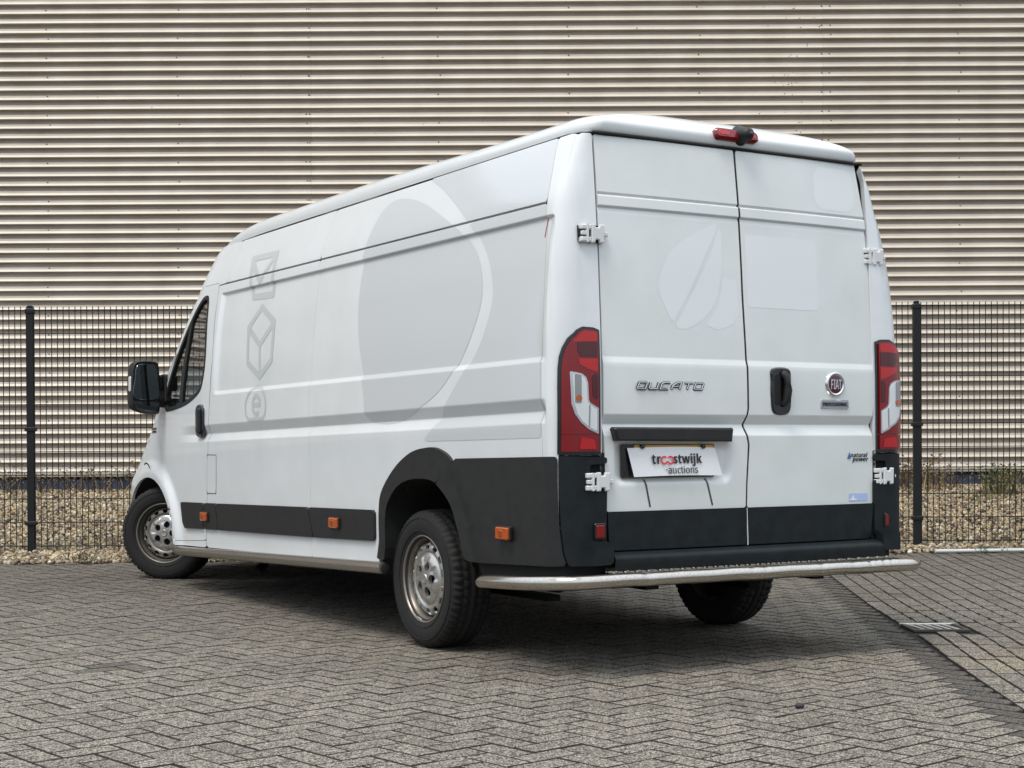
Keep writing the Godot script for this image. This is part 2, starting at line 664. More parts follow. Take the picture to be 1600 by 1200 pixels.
# a block: clean worn top; chamfer, sides painted dark for joint dirt and shade
func paver_mesh(p: PackedVector2Array) -> ArrayMesh:
	var poly := rev(p) if Geometry2D.is_polygon_clockwise(p) else p
	var top := inset(poly, 0.0030)
	if top.size() != poly.size(): top = poly
	else:
		var best := 0
		for k in top.size():
			if (top[k] - poly[0]).length_squared() < (top[best] - poly[0]).length_squared(): best = k
		var turned := PackedVector2Array()
		for k in top.size(): turned.append(top[(k + best) % top.size()])
		top = turned
	var m := slab(top, 0.0, 0.0, -0.0004)
	m.surface_set_material(0, M.paver)
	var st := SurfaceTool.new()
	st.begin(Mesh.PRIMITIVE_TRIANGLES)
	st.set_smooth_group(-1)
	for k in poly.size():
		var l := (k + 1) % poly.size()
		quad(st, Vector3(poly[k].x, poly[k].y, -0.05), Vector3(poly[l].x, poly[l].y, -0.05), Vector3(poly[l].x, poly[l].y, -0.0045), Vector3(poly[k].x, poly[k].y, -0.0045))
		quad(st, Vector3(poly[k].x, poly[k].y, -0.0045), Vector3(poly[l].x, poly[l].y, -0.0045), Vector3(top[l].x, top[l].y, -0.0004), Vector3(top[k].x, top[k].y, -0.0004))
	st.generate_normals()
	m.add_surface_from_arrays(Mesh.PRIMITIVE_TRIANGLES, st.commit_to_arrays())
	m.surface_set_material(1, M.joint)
	return m

func tint_mesh(m: Mesh, c: Color) -> ArrayMesh:
	var a := m.surface_get_arrays(0)
	var n: int = a[Mesh.ARRAY_VERTEX].size()
	var cols := PackedColorArray()
	cols.resize(n)
	cols.fill(c)
	a[Mesh.ARRAY_COLOR] = cols
	var o := ArrayMesh.new()
	o.add_surface_from_arrays(Mesh.PRIMITIVE_TRIANGLES, a)
	o.surface_set_material(0, m.surface_get_material(0))
	if m.get_surface_count() > 1:
		o.add_surface_from_arrays(Mesh.PRIMITIVE_TRIANGLES, m.surface_get_arrays(1))
		o.surface_set_material(1, m.surface_get_material(1))
	return o

func build_paving() -> void:
	var pave := Node3D.new()
	put(self, pave, "pavement")
	tag(pave, "grey concrete block paving laid in herringbone with straight courses on the right", "", "", "structure")
	var rng := RandomNumberGenerator.new()
	rng.seed = 11
	var low := FastNoiseLite.new()
	low.seed = 3
	low.frequency = 0.55
	low.fractal_octaves = 3
	var A := Vector2(2.274, -11.113)
	var t := (Vector2(1.868, -5.589) - A).normalized() * -1.0      # along the border, away from the camera
	var nr := Vector2(-t.y, t.x)                                    # to the right of the border
	if nr.x < 0: nr = -nr
	var e1 := t.rotated(deg_to_rad(45))
	var e2 := t.rotated(deg_to_rad(-45))
	var W := 0.105
	var gap := 0.0065
	var full := []      # centre, angle, colour
	var odd := []       # outline, colour, centre
	var in_view := func(p: Vector2, m: float) -> bool:
		return p.y < -3.9 and p.y > edge_z(p.x) + 0.03 and absf(p.x) < 0.345 * -p.y + m
	var drain := Rect2(2.09, -8.30, 0.31, 0.31)
	var half := PackedVector2Array([A + t * 40 , A - t * 40, A - t * 40 - nr * 60, A + t * 40 - nr * 60])
	var O := Vector2(0, -8)
	for i in range(-130, 131):
		for j in range(-130, 131):
			var s := posmod(i - j, 4)
			if s != 0 and s != 3: continue
			var lx := 2 if s == 0 else 1
			var ly := 1 if s == 0 else 2
			var c := O + e1 * (W * (i + lx * 0.5)) + e2 * (W * (j + ly * 0.5))
			if not in_view.call(c, 1.6): continue
			var side := (c - A).dot(nr)
			if side > 0.16: continue
			var ax := e1 * (W * lx * 0.5 - gap * 0.5)
			var ay := e2 * (W * ly * 0.5 - gap * 0.5)
			if side > -0.12:
				var outline := PackedVector2Array([c - ax - ay, c + ax - ay, c + ax + ay, c - ax + ay])
				var r := Geometry2D.intersect_polygons(outline, half)
				if r.size():
					var area := 0.0
					for k in r[0].size(): area += r[0][k].cross(r[0][(k + 1) % r[0].size()])
					if absf(area) * 0.5 < 0.0012: continue
					if absf(area) * 0.5 < 0.0213:
						var dark := s == 3 or absf(area) * 0.5 < 0.006
						var v := rng.randf_range(0.40, 0.54) if dark else rng.randf_range(0.8, 0.95)
						odd.append([r[0], Color(v * 0.40, v * 0.372, v * 0.355), c])
						continue
				else: continue
			if side > -0.0: continue
			var dirv := e1 if s == 0 else e2
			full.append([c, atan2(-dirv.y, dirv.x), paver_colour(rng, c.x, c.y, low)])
	# straight courses to the right of the border
	for row in 90:
		var shift := 0.105 if row % 2 else 0.0
		for k in range(-60, 60):
			var c := A + nr * (0.004 + W * (row + 0.5) + 0.012 * row * 0.12) + t * (0.21 * k + shift)
			if not in_view.call(c, 1.6): continue
			# courses sag round the gully
			var d := c - Vector2(2.5, -7.9)
			c += nr * 0.05 * exp(-d.length_squared() / 0.8)
			if drain.grow(0.055).has_point(c): continue
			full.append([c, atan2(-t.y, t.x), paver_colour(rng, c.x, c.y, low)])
	full.sort_custom(func(a, b): return a[0].y > b[0].y)
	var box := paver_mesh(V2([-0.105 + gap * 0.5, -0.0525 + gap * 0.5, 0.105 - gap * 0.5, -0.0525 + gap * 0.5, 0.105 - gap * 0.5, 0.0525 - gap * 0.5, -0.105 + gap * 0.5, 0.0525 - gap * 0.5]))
	var flat := Basis(Vector3.RIGHT, -PI / 2)
	var xf_of := func(b: Array) -> Transform3D:
		var y := ground_y(b[0].y) + rng.randfn(0.0, 0.0008)
		var tilt := Basis(Vector3(rng.randfn(), 0, rng.randfn()).normalized(), rng.randfn(0.0, 0.004))
		if b[0].y < -8.3: tilt = tilt * Basis(Vector3.RIGHT, 0.018)
		return Transform3D(tilt * Basis(Vector3.UP, b[1]) * flat, Vector3(b[0].x, y, b[0].y))
	var tones := []
	for k in 24:
		var v := 0.86 + 0.28 * k / 23.0
		tones.append(tint_mesh(box, Color(0.435 * v, 0.405 * v, 0.373 * v)))
	# the 300 that show largest lie in the frame nearest the camera
	var near := 0
	var rest := []
	for b in full:
		var p: Vector2 = b[0]
		if near < 300 and absf(p.x) < 0.336 * -p.y + 0.05 and p.y < -4.6:
			var v: float = clampf(b[2].r / 0.435, 0.86, 1.14)
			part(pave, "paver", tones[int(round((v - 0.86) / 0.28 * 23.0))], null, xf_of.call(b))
			near += 1
		else:
			rest.append(b)
	var mm := MultiMesh.new()
	mm.transform_format = MultiMesh.TRANSFORM_3D
	mm.use_colors = true
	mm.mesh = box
	mm.instance_count = rest.size()
	for k in rest.size():
		mm.set_instance_transform(k, xf_of.call(rest[k]))
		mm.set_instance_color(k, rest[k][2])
	var mi := MultiMeshInstance3D.new()
	mi.multimesh = mm
	put(pave, mi, "paving_field")
	mi.set_meta("kind", "stuff")
	# cut stones along the border, dark fillers among them
	var st := SurfaceTool.new()
	st.begin(Mesh.PRIMITIVE_TRIANGLES)
	var cuts := SurfaceTool.new()
	for b in odd:
		var out := PackedVector2Array()
		for q in b[0]: out.append(Vector2(q.x, -q.y))
		var y := ground_y(b[2].y) + rng.randfn(0.0, 0.0008)
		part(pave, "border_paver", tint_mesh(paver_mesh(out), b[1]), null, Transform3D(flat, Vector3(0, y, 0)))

	# sand bed under the joints, then the yard beyond the built paving
	var g := SurfaceTool.new()
	g.begin(Mesh.PRIMITIVE_TRIANGLES)
	var zs := [-3.4, -8.3, -12.0, -13.2]
	for k in 3:
		var za: float = zs[k]
		var zb: float = zs[k + 1]
		quad(g, Vector3(-7.5, ground_y(za) - 0.011, za), Vector3(7.5, ground_y(za) - 0.011, za), Vector3(7.5, ground_y(zb) - 0.011, zb), Vector3(-7.5, ground_y(zb) - 0.011, zb))
	g.generate_normals()
	tag(part(self, "sand_bed", g.commit(), M.bed), "dark joint sand between the paving blocks", "", "", "structure")
	g = SurfaceTool.new()
	g.begin(Mesh.PRIMITIVE_TRIANGLES)
	quad(g, Vector3(-400, -0.03, 400), Vector3(400, -0.03, 400), Vector3(400, -0.03, -400), Vector3(-400, -0.03, -400))
	g.generate_normals()
	tag(part(self, "ground", g.commit(), M.apron), "grey paved yard stretching away on all sides", "", "", "structure")

	# gully grate in a cast frame
	var gy := 0.002
	var gr := thing("drain_grate", "square cast iron gully grate with slots set in the paving right of the van", "drain", Vector3(2.245, gy, -8.145))
	part(gr, "dark_pit_slab", box_mesh(Vector3(0.27, 0.02, 0.26)), M.wall_gap, at(0, -0.014, 0))  # shallow black slab, the darkness of the hollow put into its colour
	for s in [-1, 1]:
		part(gr, "frame_bar", box_mesh(Vector3(0.30, 0.016, 0.020), 0.003), M.cast_bright if s < 0 else M.cast_iron, at(0, -0.003, s * 0.138))
		part(gr, "frame_bar", box_mesh(Vector3(0.022, 0.016, 0.254), 0.003), M.cast_iron, at(s * 0.138, -0.0035, 0))
	for k in 5:
		part(gr, "grate_bar", box_mesh(Vector3(0.012, 0.014, 0.250), 0.003), M.cast_bright, at(-0.092 + 0.046 * k, -0.004, 0, Basis(Vector3.UP, 0.12)))

	# a dark pebble and two scraps on the paving
	var ps := SphereMesh.new()
	ps.radius = 0.016
	ps.height = 0.024
	ps.radial_segments = 7
	ps.rings = 4
	var pb := part(self, "stone", ps, M.pebble, Transform3D(Basis(Vector3.UP, 0.4).scaled(Vector3(1.2, 1, 0.9)), Vector3(1.06, 0.010, -5.66)))
	tag(pb, "small black stone lying alone on the paving near the front edge", "stone")

func build_gravel() -> void:
	var rng := RandomNumberGenerator.new()
	rng.seed = 21
	# bed
	var st := SurfaceTool.new()
	st.begin(Mesh.PRIMITIVE_TRIANGLES)
	var xs := []
	for k in 61: xs.append(-20.0 + 40.0 * k / 60.0)
	for k in 60:
		for j in 16:
			var p := []
			for o in [[0, 0], [1, 0], [1, 1], [0, 1]]:
				var x: float = xs[k + o[0]]
				var f: float = (j + o[1]) / 16.0
				var z := lerpf(edge_z(x), -16.75, f)
				p.append(Vector3(x, bank_y(x, z) - (0.012 if f > 0.0 else 0.02), z))
			quad(st, p[0], p[1], p[2], p[3])
	st.generate_normals()
	tag(part(self, "gravel_bank", st.commit(), M.gravel_bed), "earth bank under the gravel between paving and wall", "", "", "structure")
	# stones
	var ico := SphereMesh.new()
	ico.radius = 1.0
	ico.height = 2.0
	ico.radial_segments = 6
	ico.rings = 3
	var a := ico.get_mesh_arrays()
	var v: PackedVector3Array = a[Mesh.ARRAY_VERTEX]
	for k in v.size():
		var q := v[k]
		var h := sin(q.x * 5.1 + q.z * 3.3) * 0.16 + sin(q.y * 4.7 + 1.3 - q.x * 2.0) * 0.14
		v[k] = q * (1.0 + h)
	var s2 := SurfaceTool.new()
	s2.begin(Mesh.PRIMITIVE_TRIANGLES)
	s2.set_smooth_group(-1)
	var ids: PackedInt32Array = a[Mesh.ARRAY_INDEX]
	for k in ids: s2.add_vertex(v[k])
	s2.generate_normals()
	var stone := s2.commit()
	var cols := [Color(0.50, 0.42, 0.28), Color(0.36, 0.26, 0.15), Color(0.22, 0.19, 0.15), Color(0.13, 0.085, 0.05), Color(0.64, 0.58, 0.46), Color(0.42, 0.34, 0.22), Color(0.20, 0.15, 0.10), Color(0.50, 0.37, 0.21)]
	var low := FastNoiseLite.new()
	low.seed = 8
	low.frequency = 0.9
	var list := []
	for k in 78000:
		var x := rng.randf_range(-7.2, 7.2)
		var z := rng.randf_range(-16.55, -11.9)
		if z > edge_z(x) + rng.randfn(0.0, 0.03): continue
		if absf(x) > 0.335 * -z + 1.3: continue
		var r := rng.randf_range(0.009, 0.0185)
		if rng.randf() < 0.06: r *= 1.35
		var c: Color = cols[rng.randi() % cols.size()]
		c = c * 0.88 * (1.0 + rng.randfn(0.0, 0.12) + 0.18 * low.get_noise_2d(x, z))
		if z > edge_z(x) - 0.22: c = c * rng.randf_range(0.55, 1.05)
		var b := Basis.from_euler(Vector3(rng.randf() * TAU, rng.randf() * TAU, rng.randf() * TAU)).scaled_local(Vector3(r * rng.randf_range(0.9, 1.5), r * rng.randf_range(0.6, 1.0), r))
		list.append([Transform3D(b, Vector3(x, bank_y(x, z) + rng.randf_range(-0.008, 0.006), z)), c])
	var mm := MultiMesh.new()
	mm.transform_format = MultiMesh.TRANSFORM_3D
	mm.use_colors = true
	mm.mesh = stone
	mm.instance_count = list.size()
	for k in list.size():
		mm.set_instance_transform(k, list[k][0])
		mm.set_instance_color(k, list[k][1])
	var mi := MultiMeshInstance3D.new()
	mi.multimesh = mm
	mi.material_override = M.stone
	put(self, mi, "gravel")
	tag(mi, "cream and brown gravel covering the bank behind and under the fence", "gravel", "", "stuff")
	# pale edging pole on the right
	var pole := part(self, "edging_pole", tube(PackedVector3Array([Vector3(3.47, 0.098, -12.56), Vector3(4.2, 0.100, -12.60), Vector3(5.6, 0.102, -12.68)]), 0.016, 8), M.edging)
	tag(pole, "thin pale pole lying along the paving edge right of the fence post", "pole")

func tuft(at_p: Vector3, h: float, n: int, spread: float, m: Array, sd: int, called: String, label: String, group: String) -> void:
	var rng := RandomNumberGenerator.new()
	rng.seed = sd
	var o := thing(called, label, "weed", at_p, 0.0, group)
	for which in m.size():
		var st := SurfaceTool.new()
		st.begin(Mesh.PRIMITIVE_TRIANGLES)
		for k in n:
			if k % m.size() != which: continue
			var b := Vector3(rng.randfn(0, spread * 0.5), 0, rng.randfn(0, spread * 0.3))
			var lean := Vector3(rng.randfn(0, 0.32), 1.0, rng.randfn(0, 0.32))
			var hh := h * rng.randf_range(0.45, 1.05)
			var w := rng.randf_range(0.003, 0.007)
			var side := Vector3(rng.randfn(), 0, rng.randfn()).normalized() * w
			var prev := b
			var pw := side
			for s in 4:
				var f := (s + 1) / 4.0
				var p := b + lean * hh * f + Vector3(lean.x, -0.4, lean.z) * hh * f * f * 0.45
				var nw := side * (1.0 - f * 0.85)
				quad(st, prev - pw, prev + pw, p + nw, p - nw)
				if h > 0.2 and s >= 1:      # small leaves and seed heads on the stalk
					for l in 2:
						var d := Vector3(rng.randfn(), rng.randf_range(0.1, 0.9), rng.randfn()).normalized() * hh * rng.randf_range(0.07, 0.16)
						var wd := d.cross(Vector3(rng.randfn(), rng.randfn(), rng.randfn())).normalized() * hh * 0.025
						quad(st, p, p + d * 0.5 + wd, p + d, p + d * 0.5 - wd)
				prev = p
				pw = nw
		st.generate_normals()
		part(o, "leaves" if which == 0 else "stalks", st.commit(), m[which])

func build_weeds() -> void:
	var d := [M.dry_grass, M.dry_stalk]
	var g := [M.green_leaf, M.dry_grass]
	var k := 100
	var names := {-5.35: "dry brown weed at the plinth against the left edge of the picture", -5.0: "dry brown weed at the plinth just left of the left fence post", -4.62: "dry brown weed at the plinth behind the left fence post", -4.2: "first dry weed right of the left fence post, against the plinth", -3.95: "second dry weed right of the left fence post, against the plinth", -3.5: "dry brown weed at the plinth midway between left post and front wheel", -3.15: "dry brown weed at the plinth nearest to the van's front wheel", 4.15: "dry brown weed at the plinth between the van and the right fence post", 4.62: "dry brown weed right of the tallest weed clump on the right"}
	for x in names:
		var n := 30 if x < 0 else 50
		tuft(Vector3(x, bank_y(x, -16.25), -16.25), 0.30 + 0.09 * sin(x * 9.0), n, 0.20, d, k, "weed", names[x], "dry weeds along the plinth")
		k += 1
	tuft(Vector3(4.32, bank_y(4.3, -16.0), -16.0), 0.42, 80, 0.24, d, k, "weed", "tallest dry brown weed clump, right of the right-hand fence post", "")
	tuft(Vector3(5.05, bank_y(5.0, -15.7), -15.7), 0.36, 120, 0.26, g, k + 1, "weed", "bushy green weed on the gravel near the right edge of the picture", "")
	tuft(Vector3(5.45, bank_y(5.4, -15.2), -15.2), 0.24, 80, 0.24, g, k + 2, "weed", "low green weed in front of the bushy one at the right edge", "")
	tuft(Vector3(4.7, bank_y(4.7, -15.3), -15.3), 0.16, 60, 0.22, g, k + 3, "weed", "small green weed in the gravel between the post and the bushy weed", "")
	tuft(Vector3(5.75, bank_y(5.7, -15.9), -15.9), 0.34, 90, 0.26, g, k + 4, "weed", "green weed rising at the far right against the plinth", "")
	tuft(Vector3(3.95, ground_y(-12.75), -12.62), 0.09, 60, 0.18, [M.green_leaf, M.dark_green], k + 5, "grass_tuft", "short green grass tuft beside the pale pole on the right", "")
	tuft(Vector3(-3.45, ground_y(-12.4), -12.28), 0.12, 44, 0.14, [M.dark_green, M.dry_grass], k + 6, "grass_tuft", "flat dark tuft on the gravel edge left of the front wheel", "")
	tuft(Vector3(-3.0, ground_y(-12.4), -12.25), 0.07, 40, 0.2, [M.dark_green, M.dry_stalk], k + 7, "grass_tuft", "low dark moss tuft where paving meets gravel just left of the front wheel", "")

func build_fence() -> void:
	var f := thing("mesh_fence", "dark double rod mesh fence on square posts in front of the warehouse wall", "fence", Vector3(-4.082, 0.088, -12.985), 0.005)
	var vert := tube(PackedVector3Array([Vector3(0, 0.05, 0), Vector3(0, 2.10, 0)]), 0.0038, 6)
	var hor := tube(PackedVector3Array([Vector3(0.0, 0, 0), Vector3(2.45, 0, 0)]), 0.0045, 6)
	var post := box_mesh(Vector3(0.062, 2.10, 0.045), 0.004)
	var cap := box_mesh(Vector3(0.078, 0.05, 0.06), 0.012)
	var knob := box_mesh(Vector3(0.045, 0.025, 0.04), 0.008)
	var clamp_m := box_mesh(Vector3(0.092, 0.034, 0.062), 0.006)
	for k in range(-1, 6):
		var p := Node3D.new()
		put(f, p, "fence_post")
		p.position = Vector3(2.51 * k, 0, 0)
		part(p, "upright", post, M.fence, at(0, 1.01, 0))
		part(p, "cap", cap, M.fence, at(0, 2.062, 0))
		part(p, "cap_bolt", knob, M.fence, at(0, 2.098, 0))
		for y in [0.262, 1.06]: part(p, "clamp", clamp_m, M.fence, at(0, y, 0.003))
	for k in range(-1, 5):
		var w := Node3D.new()
		put(f, w, "wire_panel")
		w.position = Vector3(2.51 * k + 0.03, 0, 0.012)
		for j in 50: part(w, "vertical_wire", vert, M.fence, at(0.025 + 0.05 * j - 0.02, 0, 0))
		for j in 11: part(w, "horizontal_wire", hor, M.fence, at(0, 0.07 + 0.2 * j, 0.0072))
		for j in 11: part(w, "horizontal_wire", hor, M.fence, at(0, 0.07 + 0.2 * j, -0.0072))

func build_wall() -> void:
	var z0 := -16.5
	var pitch := 0.1025
	var base := 0.735
	var wall := thing("warehouse_wall", "cream corrugated metal warehouse wall filling the background", "building", Vector3(0, 0, z0))
	# profile of one wave going up: bulging cream blade, then a deep slot up to the next blade
	var prof := [[0.00, 0.028], [0.012, 0.0335], [0.05, 0.0335], [0.25, 0.0195], [0.29, 0.0180], [0.485, 0.0155], [0.500, 0.0125], [0.515, -0.034], [0.53, -0.038], [0.965, -0.038], [0.98, -0.034], [0.992, 0.022]]
	var width := 5.508
	var rows := 9
	var waves := 9
	var rng := RandomNumberGenerator.new()
	rng.seed = 5
	for col in range(-3, 4):
		var x0 := -2.14 + width * col
		for r in rows:
			var v := PackedVector3Array()
			var n := PackedVector3Array()
			var idx := PackedInt32Array()
			var pts := PackedVector2Array()
			for w in waves + 1:
				for p in prof:
					if w == waves and p[0] > 0.20: break
					pts.append(Vector2(base + (r * waves + w + p[0]) * pitch, p[1]))
			var segs := 6
			for k in pts.size() - 1:
				var t := pts[k + 1] - pts[k]
				var nn := Vector3(0, -t.y, t.x).normalized()
				for s in segs + 1:
					var x := x0 + 0.0004 + (width - 0.0008) * s / segs
					var bow := 0.0012 * sin(x * 1.7 + r * 2.1) + 0.0008 * sin(x * 4.1 + r)
					for e in [k, k + 1]:
						var out := pts[e].y
						# the sheet above laps over the one below
						if r > 0 and pts[e].x < base + (r * waves) * pitch + 0.30 * pitch: out += 0.0025
						v.append(Vector3(x, pts[e].x + 0.0006 * sin(x * 2.3 + r), out + bow + (0.0016 if col % 2 else 0.0)))
						n.append(nn)
				var o := k * (segs + 1) * 2
				for s in segs:
					var q := o + s * 2
					idx.append_array([q, q + 2, q + 3, q, q + 3, q + 1])
			part(wall, "cladding_sheet", arrays_mesh(v, n, idx), M["cladding_%d" % [[0, 0, 2, 1][rng.randi() % 4]]])
	# screws in the troughs
	var ms := SphereMesh.new()
	ms.radius = 0.010
	ms.height = 0.014
	ms.radial_segments = 6
	ms.rings = 3
	var list := []
	for c in range(-7, 9):
		var x := -4.99 + 1.402 * c
		for r in rows:
			for w in [0, 1, 3, 5, 7]:
				if w == 1 and (r == 0 or c % 2): continue
				list.append(Vector3(x + rng.randfn(0, 0.01) + 0.004 * r, base + (r * waves + w + 0.40) * pitch, 0.0165))
	for seam in [-2.14, 3.37]:
		for r in rows:
			for w in [1, 3, 5, 7]:
				list.append(Vector3(seam - 0.015, base + (r * waves + w + 0.40) * pitch, 0.0165))
	var mm := MultiMesh.new()
	mm.transform_format = MultiMesh.TRANSFORM_3D
	mm.mesh = ms
	mm.instance_count = list.size()
	for k in list.size(): mm.set_instance_transform(k, Transform3D(Basis.IDENTITY, list[k]))
	var mi := MultiMeshInstance3D.new()
	mi.multimesh = mm
	mi.material_override = M.screw
	put(wall, mi, "screws")
	mi.set_meta("kind", "stuff")
	# sooty specks round the right-hand seam
	var mg := SphereMesh.new()
	mg.radius = 1.0
	mg.height = 2.0
	mg.radial_segments = 6
	mg.rings = 3
	list = []
	for k in 64:
		var yy := base + (rng.randi_range(34, 48) + 0.06 + 0.40 * rng.randf()) * pitch
		var xx := 3.05 + rng.randfn(0.0, 0.16)
		if rng.randf() < 0.25: xx = rng.randf_range(-5.0, 5.0)
		var w := fposmod((yy - base) / pitch, 1.0)
		var out := lerpf(0.0335, 0.0155, clampf((w - 0.05) / 0.42, 0.0, 1.0))
		var sz := rng.randf_range(0.002, 0.0055)
		list.append(Transform3D(Basis.from_scale(Vector3(sz * rng.randf_range(1.0, 2.6), sz, 0.0025)), Vector3(xx, yy, out)))
	mm = MultiMesh.new()
	mm.transform_format = MultiMesh.TRANSFORM_3D
	mm.mesh = mg
	mm.instance_count = list.size()
	for k in list.size(): mm.set_instance_transform(k, list[k])
	mi = MultiMeshInstance3D.new()
	mi.multimesh = mm
	mi.material_override = M.screw
	put(wall, mi, "soot")
	mi.set_meta("kind", "stuff")
	var x1 := -18.66
	var x2 := 19.89
	var L := x2 - x1
	var xm := (x1 + x2) * 0.5
	part(wall, "bottom_flashing", box_mesh(Vector3(L, 0.05, 0.05), 0.006), M.flashing, at(xm, 0.705, 0.008))
	part(wall, "shadow_gap", box_mesh(Vector3(L, 0.03, 0.02)), M.wall_gap, at(xm, 0.664, -0.015))
	part(wall, "plinth", box_mesh(Vector3(L, 1.1, 0.20)), M.plinth, at(xm, 0.10, -0.095))
	part(wall, "wall_core", box_mesh(Vector3(L, 8.4, 0.25)), M.wall_gap, at(xm, 4.86, -0.19))
	part(wall, "roof_edge", box_mesh(Vector3(L, 0.25, 0.5), 0.01), M.flashing, at(xm, 9.18, 0.0))
	part(wall, "flat_roof", box_mesh(Vector3(L, 0.3, 16.0)), M.plinth, at(xm, 8.95, -8.3))

# ---------------------------------------------------------------- the van
# van axes: x towards its front, y up, z towards its right side; the rear axle is at x = 0
const HALF_Y := [0.30, 0.45, 0.90, 1.10, 1.40, 1.73, 1.98, 2.04, 2.15, 2.28, 2.33]
const HALF_W := [0.985, 0.995, 1.0, 1.005, 1.0, 0.975, 0.937, 0.925, 0.888, 0.835, 0.812]
const QX := 1.415      # distance round the rear corner, counted from the door edge, is x + QX along the side
const REAR_Y := [0.30, 1.20, 1.70, 2.00, 2.33]
const REAR_X := [-1.23, -1.23, -1.212, -1.193, -1.163]
const NOSE_Y := [0.30, 0.55, 0.78, 0.934, 1.07, 1.207, 1.32, 1.51, 1.60, 1.81, 1.985, 2.147, 2.27, 2.33]
const NOSE_X := [4.38, 4.42, 4.40, 4.25, 4.06, 3.90, 3.82, 3.66, 3.57, 3.38, 3.21, 3.12, 3.08, 3.00]
const NOSE_L := [0.50, 0.52, 0.53, 0.58, 0.62, 0.62, 0.58, 0.54, 0.53, 0.50, 0.48, 0.46, 0.44, 0.44]

func half_w(y: float) -> float: return lerp_table(HALF_Y, HALF_W, y)
func rear_x(y: float) -> float: return lerp_table(REAR_Y, REAR_X, y)

func rake(x: float, y: float) -> float:      # lower lines fall a little towards the front
	return lerp_table([0.35, 0.65, 1.10, 1.34, 1.70, 2.03, 2.30], [-0.021, -0.013, -0.013, -0.003, 0.0, 0.004, 0.0], y) * (x - 1.0)

func relief(x: float, y: float) -> float:    # how far the side is pressed in
	var inx := smooth(-1.150, -1.125, x) * (1.0 - smooth(2.775, 2.80, x))
	var d := 0.015 * inx * clampf((y - 1.326) / 0.022, 0.0, 1.0) * (1.0 - smooth(1.959, 1.967, y))
	var inb := smooth(-1.165, -1.145, x) * (1.0 - smooth(2.9, 3.55, x))
	d += 0.024 * inb * vee(y, 1.152, 1.097, 1.047)
	# flared front wing
	var r := Vector2(x - 4.08, (y - 0.30) * 1.02).length()
	d -= 0.030 * (1.0 - smooth(0.56, 0.66, r)) * smooth(3.2, 3.5, x)
	return d

func vee(y: float, top: float, mid: float, low: float) -> float:     # a pressed groove with flat flanks
	if y >= top or y <= low: return 0.0
	return (top - y) / (top - mid) if y > mid else (y - low) / (mid - low)

func side_rows() -> PackedFloat32Array:
	var ys := PackedFloat32Array()
	var y := 0.30
	while y < 2.3185:
		ys.append(y)
		var fine := (y > 1.03 and y < 1.18) or (y > 1.31 and y < 1.36) or (y > 1.945 and y < 1.98)
		y += 0.0045 if fine else 0.0135
	ys.append(2.3185)
	return ys

func side_grid(s: float, corner: float, coarse: bool) -> Grid:
	var g := Grid.new()
	var ys := side_rows()
	if coarse:
		ys = PackedFloat32Array()
		for k in 60: ys.append(lerpf(0.30, 2.3185, k / 59.0))
	var xs := PackedFloat32Array()
	var step := 0.08 if coarse else 0.028
	var x := -1.165
	while x < 2.82:
		xs.append(x)
		x += step
	var n1 := 18 if coarse else 44
	var n2 := 18
	g.R = ys.size()
	g.C = 8 + 10 + xs.size() - 1 + n1 + n2
	for y in ys:
		var w := half_w(y)
		var xr := rear_x(y)
		var a := 0.06
		var b := clampf(w - corner, 0.045, 0.10)
		var zf := w - b - corner              # flat part of the rear face
		var xn := lerp_table(NOSE_Y, NOSE_X, y)
		var ln := lerp_table(NOSE_Y, NOSE_L, y)
		var count := 0
		var add := func(px: float, pz: float, q: float) -> void:
			g.P.append(Vector3(px, y + rake(px, y), s * pz))
			g.A.append(px)
			g.B.append(y)
			g.Q.append(q)
		for k in 8: add.call(xr, lerpf(corner - 0.045, w - b, k / 8.0), lerpf(-0.045, zf, k / 8.0))
		for k in 10:
			var t := PI / 2 * k / 10.0
			add.call(xr + a * (1.0 - cos(t)), w - b + b * sin(t), zf + (0.245 - 0.125) * k / 10.0)
		var xq := xr + a
		for k in xs.size():
			var px := lerpf(xq, xs[k], 1.0) if xs[k] > -0.9 else lerpf(xq, -0.9, (xs[k] + 1.165) / 0.265)
			add.call(px, w - relief(px, y), px + QX)
		var x0 := xs[xs.size() - 1]
		for k in range(1, n1):
			var px := lerpf(x0, xn, k / float(n1))
			add.call(px, w - relief(px, y), px + QX)
		for k in n2:
			var t := PI / 2 * k / (n2 - 1.0)
			var px := xn + ln * pow(sin(t), 2.0 / 2.3)
			add.call(px, (w - relief(xn, y)) * pow(maxf(cos(t), 0.0), 2.0 / 2.3), px + QX)
	g.normals(s > 0.0)
	if g.N[g.C * int(g.R / 2) + int(g.C * 0.6)].z * s < 0.0:
		for k in g.N.size(): g.N[k] = -g.N[k]
	return g

func door_relief(z: float, y: float) -> float:
	var d := 0.0
	for c in [2.055, 1.997]:
		d += 0.010 * (1.0 - smooth(0.002, 0.007, absf(y - c)))
	d += 0.008 * (1.0 - smooth(1.988, 1.999, y)) * clampf((y - 1.328) / 0.03, 0.0, 1.0)
	d += 0.004 * smooth(2.053, 2.06, y)
	d += 0.022 * vee(y, 1.112, 1.070, 1.020)
	# hollow round the number plate
	var h := sd_poly(plate_hollow, Vector2(z, y))
	d += 0.020 * (1.0 - smooth(-0.03, 0.006, h))
	return d

var plate_hollow := PackedVector2Array()

